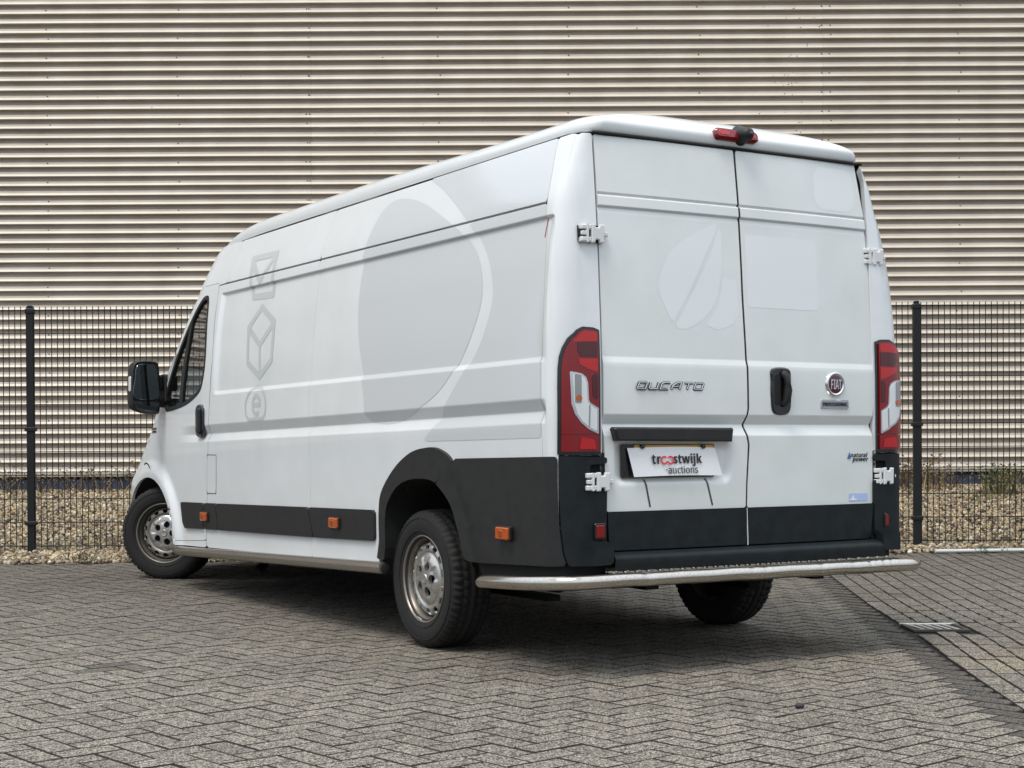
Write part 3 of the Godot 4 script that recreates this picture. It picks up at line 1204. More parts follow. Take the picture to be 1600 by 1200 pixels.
func door_grid() -> Grid:
	var g := Grid.new()
	plate_hollow = rounded_rect(-0.70, 0.815, -0.075, 1.0, 0.04)
	var ys := PackedFloat32Array()
	var y := 0.515
	while y < 2.33:
		ys.append(y)
		var fine := (y > 1.01 and y < 1.13) or (y > 1.32 and y < 1.365) or (y > 1.985 and y < 2.066)
		y += 0.003 if fine else 0.0125
	var zs := PackedFloat32Array()
	for k in 112: zs.append(lerpf(-0.775, 0.835, k / 111.0))
	g.R = ys.size()
	g.C = zs.size()
	for yy in ys:
		for z in zs:
			var crown := 0.016 * (1.0 - pow(absf(z) / 0.8, 2.5))
			g.P.append(Vector3(rear_x(yy) - crown + door_relief(z, yy), yy, z))
			g.A.append(z)
			g.B.append(yy)
			g.Q.append(z)
	g.normals(true)
	if g.N[0].x > 0.0:
		for k in g.N.size(): g.N[k] = -g.N[k]
	return g

func sub(base: Callable, minus: Array, gap := 0.003) -> Callable:
	return func(q: Vector2) -> float:
		var d: float = base.call(q)
		for m in minus:
			if d > 0.0: return d
			var e: float = m.call(q)
			d = maxf(d, gap - e)
		return d

const REAR_BASIS := Basis(Vector3(0, 0, 1), Vector3(0, 1, 0), Vector3(-1, 0, 0))     # pictures read from behind
const LEFT_BASIS := Basis(Vector3(-1, 0, 0), Vector3(0, 1, 0), Vector3(0, 0, -1))    # pictures read from the left

func build_van() -> void:
	van = thing("panel_van", "long white high roof panel van parked diagonally, seen from its rear left corner", "van", Vector3(0.398, 0, -7.934), PI / 2 + 0.5436)
	var L := side_grid(-1.0, 0.775, false)
	var all := Rect2(-3, -1, 12, 5)

	# outlines on the left side: x, y
	var arch_r := spline(V2([0.30, 0.20, 0.297, 0.46, 0.285, 0.652, 0.193, 0.752, 0.09, 0.795, -0.03, 0.811, -0.15, 0.810, -0.24, 0.790, -0.373, 0.704, -0.44, 0.60, -0.485, 0.48, -0.53, 0.20]), true, 4)
	var flare := spline(V2([0.398, 0.20, 0.400, 0.50, 0.402, 0.648, 0.371, 0.747, 0.224, 0.861, 0.09, 0.925, -0.02, 0.952, -0.15, 0.960, -0.246, 0.948, -0.36, 0.895, -0.46, 0.75, -0.52, 0.55, -0.56, 0.44, -0.60, 0.20]), true, 4)
	var arch_f := circle(4.09, 0.34, 0.525, 0.475, 40)
	var front_low := func(q: Vector2) -> float: return 1.0
	var window := spline(V2([3.048, 1.953, 3.015, 1.82, 2.985, 1.56, 3.02, 1.42, 3.10, 1.345, 3.35, 1.283, 3.70, 1.255, 3.765, 1.275, 3.765, 1.345, 3.575, 1.593, 3.325, 1.839, 3.19, 1.945, 3.11, 1.972]), true, 4)
	var door := V2([2.893, 2.04, 2.862, 1.556, 2.905, 1.144, 2.985, 0.46, 2.99, 0.415, 3.54, 0.40, 3.565, 0.47, 3.60, 0.57, 3.68, 0.70, 3.82, 0.84, 3.90, 1.15, 3.86, 1.25, 3.60, 1.64, 3.40, 1.85, 3.24, 2.01, 3.16, 2.04])
	var f_arch_r := poly_fn(arch_r)
	var f_flare := poly_fn(flare)
	var f_arch_f := poly_fn(arch_f)
	var f_window := poly_fn(window)
	var f_door := poly_fn(door, 0.02)
	var paint: Material = M.paint

	# --- inner darkness behind the gaps
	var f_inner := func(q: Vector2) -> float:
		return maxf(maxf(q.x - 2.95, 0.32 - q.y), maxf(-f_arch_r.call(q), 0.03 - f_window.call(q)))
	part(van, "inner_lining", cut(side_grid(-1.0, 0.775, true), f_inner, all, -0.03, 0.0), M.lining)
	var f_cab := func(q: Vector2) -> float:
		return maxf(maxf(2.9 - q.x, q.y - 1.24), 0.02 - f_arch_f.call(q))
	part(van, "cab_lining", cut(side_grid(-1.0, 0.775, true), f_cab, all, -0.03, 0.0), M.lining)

	# --- side panels
	var seam_x := 1.29
	var band := func(x0: float, x1: float, y0: float, y1: float) -> Callable:
		return func(q: Vector2) -> float: return maxf(maxf(x0 - q.x, q.x - x1), maxf(y0 - q.y, q.y - y1))
	var r_edge := func(q: Vector2) -> float: return q.x - lerp_table([0.4, 1.0, 1.34, 2.04, 2.32], [-1.135, -1.135, -1.130, -1.075, -1.000], q.y)
	var under := func(q: Vector2) -> float: return maxf(q.x + 0.35, q.y - 0.6)
	var r_panel := sub(band.call(-1.2, seam_x - 0.0012, 0.372, 2.0215), [f_flare, r_edge, under], 0.0015)
	part(van, "side_panel", cut(L, r_panel, Rect2(-1.25, 0.3, 2.6, 1.8), 0.0, 0.02), paint)
	var f_panel := sub(band.call(seam_x + 0.0012, 3.2, 0.372, 2.0215), [f_door], 0.0065)
	var f_panel2 := func(q: Vector2) -> float:
		return maxf(f_panel.call(q), q.x - lerp_table([0.3, 0.46, 1.144, 1.556, 2.04], [2.99, 2.98, 2.90, 2.857, 2.888], q.y))
	part(van, "side_panel", cut(L, f_panel2, Rect2(1.2, 0.3, 2.0, 1.8), 0.0, 0.02), paint)
	part(van, "upper_side_panel", cut(L, sub(band.call(-1.09, seam_x - 0.001, 2.0330, 2.3115), [func(q: Vector2) -> float: return q.x - lerp_table([2.04, 2.32], [-1.075, -1.000], q.y)], 0.0025), Rect2(-1.15, 2.0, 2.6, 0.4), 0.0, 0.02), paint)
	part(van, "upper_side_panel", cut(L, band.call(seam_x + 0.001, 2.735, 2.0330, 2.3115), Rect2(1.2, 2.0, 1.8, 0.4), 0.0, 0.02), paint)
	# --- rear pillar, round the corner
	var f_pillar := func(q: Vector2) -> float:
		var qx := lerp_table([0.4, 1.0, 1.34, 2.04, 2.32], [-1.135, -1.135, -1.130, -1.075, -1.000], q.y) + QX
		return maxf(maxf(-0.012 - q.x, q.x - qx + 0.0015), maxf(0.60 - q.y, q.y - 2.3125))
	part(van, "rear_pillar", cut(L, f_pillar, Rect2(-0.1, 0.4, 0.6, 2.1), pillar_bulge, 0.025, true), paint)
	# --- door, wing and cab shell
	var d_fn := sub(f_door, [f_window, f_arch_f], 0.0)
	var front_door := part(van, "front_door", cut(L, d_fn, Rect2(2.8, 0.35, 1.2, 1.75), 0.0, 0.02), paint)
	var shell := func(q: Vector2) -> float:
		var lim := lerp_table([0.3, 0.46, 1.144, 1.556, 2.03, 2.031, 2.4], [2.995, 2.985, 2.905, 2.862, 2.893, 2.7365, 2.7365], q.y)
		var d := maxf(lim + 0.0015 - q.x, maxf(0.372 - q.y, q.y - 2.3125))
		if q.x > 3.9: d = maxf(lim - q.x, maxf(0.62 - q.y, q.y - 2.3125))
		d = maxf(d, -f_arch_f.call(q))
		d = maxf(d, 0.003 - f_door.call(q))
		d = maxf(d, -f_window.call(q))
		# windscreen opening
		var ws := maxf(1.36 - q.y, q.y - 2.13)
		var xn := lerp_table(NOSE_Y, NOSE_X, q.y)
		ws = maxf(ws, xn + 0.085 - q.x)
		return maxf(d, -ws)
	part(van, "front_wing", cut(L, shell, Rect2(2.6, 0.25, 2.6, 2.2), 0.0, 0.02), paint)
	var screen := func(q: Vector2) -> float:
		var ws := maxf(1.33 - q.y, q.y - 2.16)
		return maxf(ws, lerp_table(NOSE_Y, NOSE_X, q.y) + 0.06 - q.x)
	part(van, "windscreen", cut(L, screen, Rect2(2.9, 1.2, 2.0, 1.1), -0.008, 0.0), M.glass)
	part(van, "front_bumper", cut(L, sub(func(q: Vector2) -> float: return maxf(maxf(4.1 - q.x, q.y - 0.617), 0.305 - q.y), [f_arch_f], 0.0), Rect2(4.0, 0.2, 1.2, 0.6), 0.004, 0.02), M.plastic)

	# side window: rubber frame, two panes, the bar between them
	var win_glass := inset(window, 0.022)
	var frame := part(front_door, "window_frame", cut(L, sub(func(q: Vector2) -> float: return f_window.call(q) - 0.004, [poly_fn(win_glass)], 0.0), bounds(window), 0.002, 0.03), M.rubber)
	part(front_door, "window_bar", cut(L, sub(poly_fn(V2([3.285, 1.90, 3.335, 1.86, 3.49, 1.25, 3.425, 1.25])), [func(q: Vector2) -> float: return -f_window.call(q)], 0.0), Rect2(3.2, 1.2, 0.4, 0.8), 0.001, 0.02), M.rubber)
	part(front_door, "window_pane", cut_poly(L, inset(window, 0.016), 0.0, -0.010, 0.0), M.glass)

	# black strip added to deepen the shade in the door gap
	var lim_f := func(q: Vector2) -> float: return absf(q.x - lerp_table([0.3, 0.46, 1.144, 1.556, 2.04], [2.992, 2.982, 2.902, 2.859, 2.890], q.y)) - 0.0062
	part(front_door, "seal_and_gap_shade", cut(side_band(2.83, 3.02, 0.40, 2.02, 0.006), lim_f, Rect2(2.84, 0.41, 0.17, 1.60), -0.002, 0.0), M.lining)
	# door handle
	var hl := at(3.045, 1.178 + rake(3.0, 1.18), -1.004, LEFT_BASIS)
	var dh := part(front_door, "door_handle", slab(rounded_rect(-0.072, -0.108, 0.072, 0.108, 0.05, 6), 0.016, 0.008), M.gloss_black, hl)
	part(dh, "grip", slab(rounded_rect(0.005, -0.088, 0.045, 0.088, 0.02, 6), 0.034, 0.010, 0.016), M.plastic)
	# fuel flap
	var flap := V2([2.935, 0.958, 2.775, 0.955, 2.79, 0.712, 2.955, 0.712])
	part(van, "fuel_flap", cut(L, func(q: Vector2) -> float: return sd_poly(flap, q), bounds(flap), 0.0015, 0.004), paint)
	var flap_ring := func(q: Vector2) -> float: return absf(sd_poly(flap, q) - 0.002) - 0.0028
	part(van, "fuel_flap_gap", cut(side_band(2.70, 3.02, 0.66, 1.0, 0.0035), flap_ring, bounds(flap), 0.0008, 0.0), M.lining)

	part(van, "wing_lettering", text_mesh("natural", 0.10, 0.022, 0.001, true, 0.2), M.ink, at(4.06, 1.150 + rake(4.1, 1.09), -1.0062, LEFT_BASIS))
	part(van, "wing_lettering", text_mesh("power", 0.09, 0.024, 0.001, true, 0.2), M.ink, at(4.05, 1.122 + rake(4.1, 1.06), -1.0062, LEFT_BASIS))
	# --- faded marks of removed graphics
	var fade_fn := func(q: Vector2) -> float: return 0.0
	var inner := spline(V2([0.722, 1.629, 0.641, 1.44, 0.578, 1.238, 0.548, 1.10, 0.52, 1.02, 0.06, 1.02, 0.127, 1.099, -0.09, 1.165, -0.252, 1.243, -0.40, 1.36, -0.512, 1.497, -0.579, 1.666, -0.511, 1.849, -0.322, 1.991, -0.08, 2.10, 0.14, 2.185, 0.361, 2.243, 0.563, 2.263, 0.66, 2.21, 0.70, 2.081, 0.73, 1.85]), true, 4)
	inner = spline(V2([0.728, 1.68, 0.70, 1.55, 0.641, 1.40, 0.590, 1.238, 0.560, 1.12, 0.35, 1.085, 0.115, 1.11, -0.09, 1.172, -0.252, 1.243, -0.40, 1.36, -0.512, 1.497, -0.579, 1.666, -0.511, 1.849, -0.322, 1.991, -0.08, 2.10, 0.14, 2.185, 0.361, 2.243, 0.54, 2.255, 0.65, 2.20, 0.71, 2.06, 0.735, 1.86]), true, 4)
	var f_leaf := poly_fn(inner)
	var not_seam := func(q: Vector2) -> float: return maxf(absf(q.y - 2.0272) - 0.0075, -9.0)
	var leaf := sub(f_leaf, [not_seam], 0.0)
	part(van, "faded_graphic", cut(L, leaf, bounds(inner), 0.0012, 0.0), M.ghost)
	var outer := spline(V2([0.19, 2.316, 0.0, 2.24, -0.221, 2.127, -0.443, 1.985, -0.58, 1.86, -0.645, 1.76, -0.675, 1.63, -0.604, 1.462, -0.50, 1.35, -0.407, 1.267, -0.30, 1.17, -0.20, 1.08, -0.06, 0.99]), false, 4)
	outer.append_array(V2([-1.20, 0.985, -1.25, 2.316]))
	var f_outer := func(q: Vector2) -> float:
		var d := sd_poly(outer, q)
		var lim := lerp_table([0.4, 1.0, 1.34, 2.04, 2.32], [-1.130, -1.130, -1.125, -1.070, -0.995], q.y)
		return maxf(d, maxf(lim - q.x, -f_flare.call(q)))
	part(van, "faded_graphic", cut(L, sub(f_outer, [not_seam], 0.0), bounds(outer), 0.0012, 0.0), M.ghost)
	# three line icons
	var w2 := 0.020
	var env := V2([2.40, 2.150, 2.00, 2.142, 1.955, 1.89, 2.275, 1.90, 2.40, 2.150])
	var env2 := V2([2.36, 2.12, 2.17, 1.985, 2.02, 2.12])
	var fine1 := side_band(1.88, 2.48, 1.84, 2.20, 0.010)
	part(van, "faded_envelope_icon", cut(fine1, sub(func(q: Vector2) -> float: return minf(sd_line(env, q), sd_line(env2, q)) - w2, [not_seam], 0.0), Rect2(1.9, 1.85, 0.6, 0.34), 0.0014, 0.0), M.ghost_icon)
	var cube := V2([2.107, 1.826, 1.888, 1.725, 1.89, 1.498, 2.067, 1.41, 2.27, 1.501, 2.297, 1.715, 2.107, 1.826])
	var cube2 := V2([2.297, 1.715, 2.09, 1.60, 1.888, 1.725])
	var cube3 := V2([2.09, 1.60, 2.067, 1.43])
	var fine2 := side_band(1.84, 2.36, 1.38, 1.86, 0.010)
	part(van, "faded_box_icon", cut(fine2, func(q: Vector2) -> float: return minf(minf(sd_line(cube, q), sd_line(cube2, q)), sd_line(cube3, q) + 0.006) - w2, Rect2(1.85, 1.38, 0.5, 0.48), 0.0014, 0.0), M.ghost_icon)
	var drop := spline(V2([2.20, 1.165, 2.245, 1.20, 2.245, 1.27, 2.16, 1.335, 2.075, 1.35, 1.99, 1.33, 1.935, 1.27, 1.935, 1.20, 1.975, 1.165]), false, 4)
	drop.append(Vector2(2.20, 1.165))
	var ring := V2([2.135, 1.245, 2.02, 1.245])
	var e_arc := PackedVector2Array()
	for k in 21: e_arc.append(Vector2(2.077 - cos(k * 0.262) * 0.060, 1.245 + sin(k * 0.262) * 0.052))
	var fine3 := side_band(1.88, 2.30, 1.03, 1.38, 0.009)
	part(van, "faded_letter_icon", cut(fine3, func(q: Vector2) -> float: return minf(minf(sd_line(drop, q) + 0.003, sd_line(ring, q)), sd_line(e_arc, q)) - 0.013, Rect2(1.89, 1.06, 0.4, 0.3), 0.0014, 0.0), M.ghost_icon)
	part(van, "paint_scratch", cut(side_band(-1.10, -1.06, 1.80, 1.98, 0.004), func(q: Vector2) -> float: return sd_line(V2([-1.078, 1.955, -1.072, 1.875]), q) - 0.0035, Rect2(-1.1, 1.8, 0.04, 0.17), 0.0022, 0.0), M.scratch_red)

	# --- black rubbing strips
	for p in [[V2([3.44, 0.648, 2.998, 0.648, 3.005, 0.485, 3.37, 0.482, 3.405, 0.52])], [V2([2.988, 0.648, 2.765, 0.648, 2.735, 0.485, 2.995, 0.485])], [V2([2.755, 0.648, 1.305, 0.650, 1.232, 0.485, 2.727, 0.485])], [V2([1.293, 0.650, 0.465, 0.650, 0.465, 0.490, 1.222, 0.485])]]:
		part(van if p[0][0].x < 3.2 else front_door, "rubbing_strip", cut_poly(L, p[0], 0.010, 0.016, 0.018), M.plastic)
	for c in [[2.945, 0.563, 0.055], [0.925, 0.573, 0.055]]:
		marker(Vector3(c[0], c[1] + rake(c[0], c[1]), -1.016))

	# --- rear wheel arch and side cladding
	var fl := sub(f_flare, [f_arch_r], 0.0)
	var fl2 := func(q: Vector2) -> float:
		var d: float = maxf(fl.call(q), 0.40 - q.y)
		return maxf(d, -0.382 + (0.895 - q.y) * 1.38 - q.x) if q.x < 0.05 else d
	part(van, "wheel_arch_trim", cut(L, fl2, Rect2(-0.7, 0.3, 1.2, 0.7), func(q: Vector2) -> float: return 0.014 + 0.022 * smooth(0.15, 0.0, sd_poly(arch_r, q)), 0.05), M.plastic)
	var clad := V2([QX - 0.400, 0.905, 0.190, 0.905, 0.190, 0.80, 0.184, 0.62, 0.172, 0.49, 0.158, 0.435, QX - 0.67, 0.425, QX - 0.53, 0.432, QX - 0.45, 0.46, QX - 0.20, 0.55, QX - 0.205, 0.762, QX - 0.386, 0.893])
	var clad_fn := func(q: Vector2) -> float:
		return maxf(sd_poly(clad, q), -f_arch_r.call(Vector2(q.x - QX, q.y)))
	part(van, "rear_side_cladding", cut(L, clad_fn, Rect2(0.1, 0.3, 1.2, 0.7), func(q: Vector2) -> float:
		var d := sd_poly(arch_r, Vector2(q.x - QX, q.y))
		return 0.018 + 0.018 * smooth(0.13, 0.08, d) - 0.005 * smooth(0.66, 0.652, q.y) * smooth(0.16, 0.18, d), 0.04, true), M.plastic)
	marker(Vector3(-0.855, 0.602 - 0.004, -1.022))
	# wheel housing
	var house := SurfaceTool.new()
	house.begin(Mesh.PRIMITIVE_TRIANGLES)
	for k in arch_r.size():
		var p := arch_r[k]
		var q := arch_r[(k + 1) % arch_r.size()]
		if minf(p.y, q.y) < 0.36: continue
		quad(house, Vector3(p.x, p.y + 0.014, -0.99), Vector3(q.x, q.y + 0.014, -0.99), Vector3(q.x, q.y + 0.014, -0.55), Vector3(p.x, p.y + 0.014, -0.55))
	for k in range(1, arch_r.size() - 1):
		if minf(arch_r[k].y, arch_r[k + 1].y) < 0.3: continue
		for j in [6, k, k + 1]: house.add_vertex(Vector3(arch_r[j].x, arch_r[j].y + 0.014, -0.56))
	house.generate_normals()
	part(van, "wheel_housing", house.commit(), M.underbody)
	house = SurfaceTool.new()
	house.begin(Mesh.PRIMITIVE_TRIANGLES)
	for k in arch_f.size():
		var p := arch_f[k]
		var q := arch_f[(k + 1) % arch_f.size()]
		if p.y < 0.36 and q.y < 0.36: continue
		quad(house, Vector3(p.x, p.y + rake(4.1, 0.6), -1.0), Vector3(q.x, q.y + rake(4.1, 0.6), -1.0), Vector3(q.x, q.y + rake(4.1, 0.6), -0.45), Vector3(p.x, p.y + rake(4.1, 0.6), -0.45))
	house.generate_normals()
	part(van, "wheel_housing", house.commit(), M.underbody)
	part(van, "wing_vent", strokes_mesh([spline(V2([-0.02, 0.0, 0.02, 0.010, 0.07, 0.0, 0.105, -0.022]), false, 4)], 0.011, 0.002), M.lining, at(4.12, 0.905 + rake(4.1, 0.9), -1.036, LEFT_BASIS))

	# --- right side, plain
	var Rg := side_grid(1.0, 0.82, true)
	var f_arch_r2 := poly_fn(circle(-0.09, 0.42, 0.41, 0.40))
	var right := func(q: Vector2) -> float:
		var d := maxf(maxf(0.372 - q.y, q.y - 2.3125), -r_edge.call(q))
		d = maxf(d, maxf(-f_arch_f.call(q), -f_arch_r2.call(q)))
		d = maxf(d, -f_window.call(q))
		var ws := maxf(1.36 - q.y, q.y - 2.13)
		return maxf(d, -maxf(ws, lerp_table(NOSE_Y, NOSE_X, q.y) + 0.085 - q.x))
	part(van, "right_side", cut(Rg, right, all, 0.0, 0.02), paint)
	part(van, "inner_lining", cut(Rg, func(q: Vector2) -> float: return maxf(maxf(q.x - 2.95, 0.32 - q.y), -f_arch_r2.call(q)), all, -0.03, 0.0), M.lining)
	part(van, "windscreen", cut(Rg, screen, Rect2(2.9, 1.2, 2.0, 1.1), -0.008, 0.0), M.glass)
	part(van, "right_window_pane", cut_poly(Rg, window, 0.0, -0.010, 0.0), M.glass)
	var f_pillar_r := func(q: Vector2) -> float:
		var qx := lerp_table([0.4, 1.0, 1.34, 2.04, 2.32], [-1.135, -1.135, -1.130, -1.075, -1.000], q.y) + QX
		return maxf(maxf(-0.012 - q.x, q.x - qx + 0.0015), maxf(0.60 - q.y, q.y - 2.3125))
	var Rc := side_grid(1.0, 0.82, false)
	part(van, "rear_pillar", cut(Rc, f_pillar_r, Rect2(-0.1, 0.4, 0.6, 2.1), pillar_bulge, 0.025, true), paint)
	part(van, "front_bumper", cut(Rg, sub(func(q: Vector2) -> float: return maxf(maxf(4.1 - q.x, q.y - 0.617), 0.305 - q.y), [f_arch_f], 0.0), Rect2(4.0, 0.2, 1.2, 0.6), 0.004, 0.02), M.plastic)
	part(van, "rear_side_cladding", cut(Rg, sub(poly_fn(V2([QX - 0.4, 0.905, 0.190, 0.905, 0.158, 0.435, QX - 0.53, 0.430, QX - 0.33, 0.60])), [func(q: Vector2) -> float: return f_arch_r2.call(Vector2(q.x - QX, q.y))], 0.0), Rect2(0.1, 0.3, 1.1, 0.7), 0.018, 0.03, true), M.plastic)

	roof()
	rear_corner(L, -1.0, -0.793)
	rear_corner(Rc, 1.0, 0.882)
	rear_doors()
	underneath()
	cab()
	mirror()
	var wr := wheel(false)
	put(van, wr, "wheel")
	wr.position = Vector3(0, 0.336, -0.875)
	var copies := [[Vector3(0, 0.336, 0.875), PI], [Vector3(4.10, 0.375, -0.865), PI / 4.0], [Vector3(4.0, 0.392, 0.865), PI + PI / 4.6]]
	for c in copies:
		var o: Node3D = wr.duplicate()
		put(van, o, "wheel")
		o.position = c[0]
		o.rotation.y = c[1]
		o.rotation.z = 0.31 if c[0].x < 1 else 0.0
		if c[0].x > 1:
			o.get_node("rim_disc").material_override = M.rim
			if c[0].z < 0: o.set_meta("label", "front wheel steered outward")

func pillar_bulge(q: Vector2) -> float:
	# two shallow flutes run down the corner
	var t := smooth(1.35, 1.6, q.y)
	return -0.009 * t * (1.0 - smooth(0.008, 0.026, absf(q.x - 0.19))) - 0.008 * t * (1.0 - smooth(0.006, 0.022, absf(q.x - 0.075))) + 0.004 * t * smooth(0.08, 0.13, q.x)

# a fine patch of the left side for small marks
func side_band(x0: float, x1: float, y0: float, y1: float, step: float) -> Grid:
	var g := Grid.new()
	var nx := int(ceil((x1 - x0) / step)) + 1
	var ny := int(ceil((y1 - y0) / (step * 0.8))) + 1
	g.R = ny
	g.C = nx
	for r in ny:
		var y := lerpf(y0, y1, r / float(ny - 1))
		var w := half_w(y)
		for c in nx:
			var x := lerpf(x0, x1, c / float(nx - 1))
			g.P.append(Vector3(x, y + rake(x, y), -(w - relief(x, y))))
			g.A.append(x)
			g.B.append(y)
			g.Q.append(x)
	g.normals(false)
	if g.N[0].z > 0.0:
		for k in g.N.size(): g.N[k] = -g.N[k]
	return g

# a fine patch of the rear corner for the lamp
func corner_patch(s: float, corner: float, y0: float, y1: float) -> Grid:
	var g := Grid.new()
	var ny := int((y1 - y0) / 0.005) + 1
	g.R = ny
	for r in ny:
		var y := lerpf(y0, y1, r / float(ny - 1))
		var w := half_w(y)
		var xr := rear_x(y)
		var b := clampf(w - corner, 0.045, 0.10)
		var zf := w - b - corner
		var line := []
		for k in 36: line.append([xr, lerpf(corner - 0.03, w - b, k / 36.0), lerpf(-0.03, zf, k / 36.0)])
		for k in 31:
			var t := PI / 2 * k / 30.0
			line.append([xr + 0.06 * (1.0 - cos(t)), w - b + b * sin(t), zf + 0.12 * k / 30.0])
		g.C = line.size()
		for p in line:
			g.P.append(Vector3(p[0], y + rake(p[0], y), s * p[1]))
			g.A.append(p[0])
			g.B.append(y)
			g.Q.append(p[2])
	g.normals(s > 0.0)
	if g.N[g.C * int(g.R / 2) + int(g.C * 0.6)].z * s < 0.0:
		for k in g.N.size(): g.N[k] = -g.N[k]
	return g

func door_patch(z0: float, z1: float, y0: float, y1: float, step: float) -> Grid:
	var g := Grid.new()
	g.R = int((y1 - y0) / step) + 2
	g.C = int((z1 - z0) / step) + 2
	for r in g.R:
		for c in g.C:
			var y := lerpf(y0, y1, r / float(g.R - 1))
			var z := lerpf(z0, z1, c / float(g.C - 1))
			g.P.append(Vector3(rear_x(y) - 0.016 * (1.0 - pow(absf(z) / 0.8, 2.5)) + door_relief(z, y), y, z))
			g.A.append(z)
			g.B.append(y)
			g.Q.append(z)
	g.normals(true)
	if g.N[0].x > 0.0:
		for k in g.N.size(): g.N[k] = -g.N[k]
	return g

func marker(p: Vector3) -> void:
	var m := part(van, "side_marker_lamp", slab(rounded_rect(-0.052, -0.027, 0.052, 0.027, 0.007), 0.020, 0.005), M.amber, Transform3D(LEFT_BASIS, p))
	part(m, "lens_rib", slab(rounded_rect(-0.02, -0.014, 0.012, 0.014, 0.006), 0.0225, 0.002, 0.0195), M.amber_dark)
	part(m, "base", slab(rounded_rect(-0.057, -0.032, 0.057, 0.032, 0.008), 0.008, 0.002, -0.006), M.plastic)

func roof() -> void:
	var rows := [[2.3225, 0.815, -1.168, 2.82, 3.26], [2.328, 0.815, -1.178, 2.80, 3.24], [2.345, 0.814, -1.184, 2.72, 3.18], [2.37, 0.803, -1.185, 2.58, 3.06], [2.392, 0.772, -1.168, 2.42, 2.95], [2.412, 0.71, -1.142, 2.26, 2.84], [2.430, 0.62, -1.112, 2.10, 2.72], [2.445, 0.50, -1.080, 1.95, 2.60], [2.457, 0.36, -1.045, 1.75, 2.46], [2.464, 0.20, -1.00, 1.55, 2.30], [2.467, 0.0, -0.95, 1.35, 2.2]]
	for k in rows.size():
		rows[k][3] += 0.18
		rows[k][4] += 0.16
	var dense := []
	for k in rows.size() - 1:
		for j in 3:
			var t := j / 3.0
			var row := []
			for i in 5:
				var a: float = rows[maxi(k - 1, 0)][i]
				var b: float = rows[k][i]
				var c: float = rows[k + 1][i]
				var d: float = rows[mini(k + 2, rows.size() - 1)][i]
				row.append(cubic_interpolate(b, c, a, d, t))
			dense.append(row)
	dense.append(rows[-1])
	var g := Grid.new()
	var half := []
	for row in dense:
		var w: float = row[1]
		var line := []
		var b := minf(0.10, w * 0.5)
		for k in 14: line.append(Vector2(row[2], (w - b) * k / 14.0))
		for k in 9:
			var t := PI / 2 * k / 8.0
			line.append(Vector2(row[2] + 0.16 * (1.0 - cos(t)), w - b + b * sin(t)))
		for k in range(1, 30): line.append(Vector2(lerpf(row[2] + 0.16, row[3], k / 30.0), w))
		for k in 14:
			var t := PI / 2 * k / 13.0
			line.append(Vector2(row[3] + (row[4] - row[3]) * pow(sin(t), 0.87), w * pow(maxf(cos(t), 0.0), 0.87)))
		half.append(line)
	var n: int = half[0].size()
	g.R = dense.size()
	g.C = n * 2 - 1
	for r in g.R:
		for k in g.C:
			var j := absi(k - (n - 1))
			var q: Vector2 = half[r][n - 1 - (n - 1 - j)] if true else Vector2.ZERO
			var s := -1.0 if k < n - 1 else 1.0
			g.P.append(Vector3(q.x, dense[r][0] + 0.032 * minf((dense[r][0] - 2.3225) / 0.09, 1.0) * smooth(-1.0, 1.2, q.x) - 0.01 * smooth(2.3, 3.1, q.x), s * q.y))
			g.A.append(float(k))
			g.B.append(float(r))
			g.Q.append(0.0)
	g.normals(false)
	if g.N[(g.R - 4) * g.C + 20].y < 0.0:
		for k in g.N.size(): g.N[k] = -g.N[k]
	var rf := part(van, "roof", cut(g, func(_q: Vector2) -> float: return -1.0, Rect2(-1, -1, 1000, 1000), 0.0, 0.0), M.paint)
	# raised middle of the rear header
	part(rf, "header_gutter", tube(PackedVector3Array([Vector3(-1.172, 2.317, -0.765), Vector3(-1.18, 2.317, 0.0), Vector3(-1.172, 2.317, 0.79)]), 0.006, 6), M.lining)
	# high brake lamp with the reversing camera in its middle
	var bx := Basis(Vector3(0, 0, 1), Vector3(0.30, 0.954, 0), Vector3(-0.954, 0.30, 0))
	var lamp := part(rf, "brake_lamp", slab(rounded_rect(-0.125, -0.026, 0.125, 0.026, 0.022, 6), 0.024, 0.008, -0.02), M.red_lens, at(-1.182, 2.372, 0.006, bx))
	part(lamp, "lens_segment", slab(rounded_rect(-0.105, -0.014, -0.045, 0.014, 0.010), 0.026, 0.003, 0.02), M.red_bright)
	part(lamp, "lens_segment", slab(rounded_rect(0.060, -0.014, 0.105, 0.014, 0.010), 0.026, 0.003, 0.02), M.red_bright)
	var cam := part(lamp, "reversing_camera", smooth_lathe(V2([0.0, 0.075, 0.016, 0.074, 0.026, 0.066, 0.030, 0.05, 0.036, 0.02, 0.046, 0.0, 0.048, -0.01]), 20), M.plastic, at(0.032, 0.006, 0.004, Basis(Vector3.RIGHT, 0.35)))
	part(cam, "camera_lens", smooth_lathe(V2([0.0, 0.078, 0.010, 0.077, 0.011, 0.070]), 14), M.gloss_black)

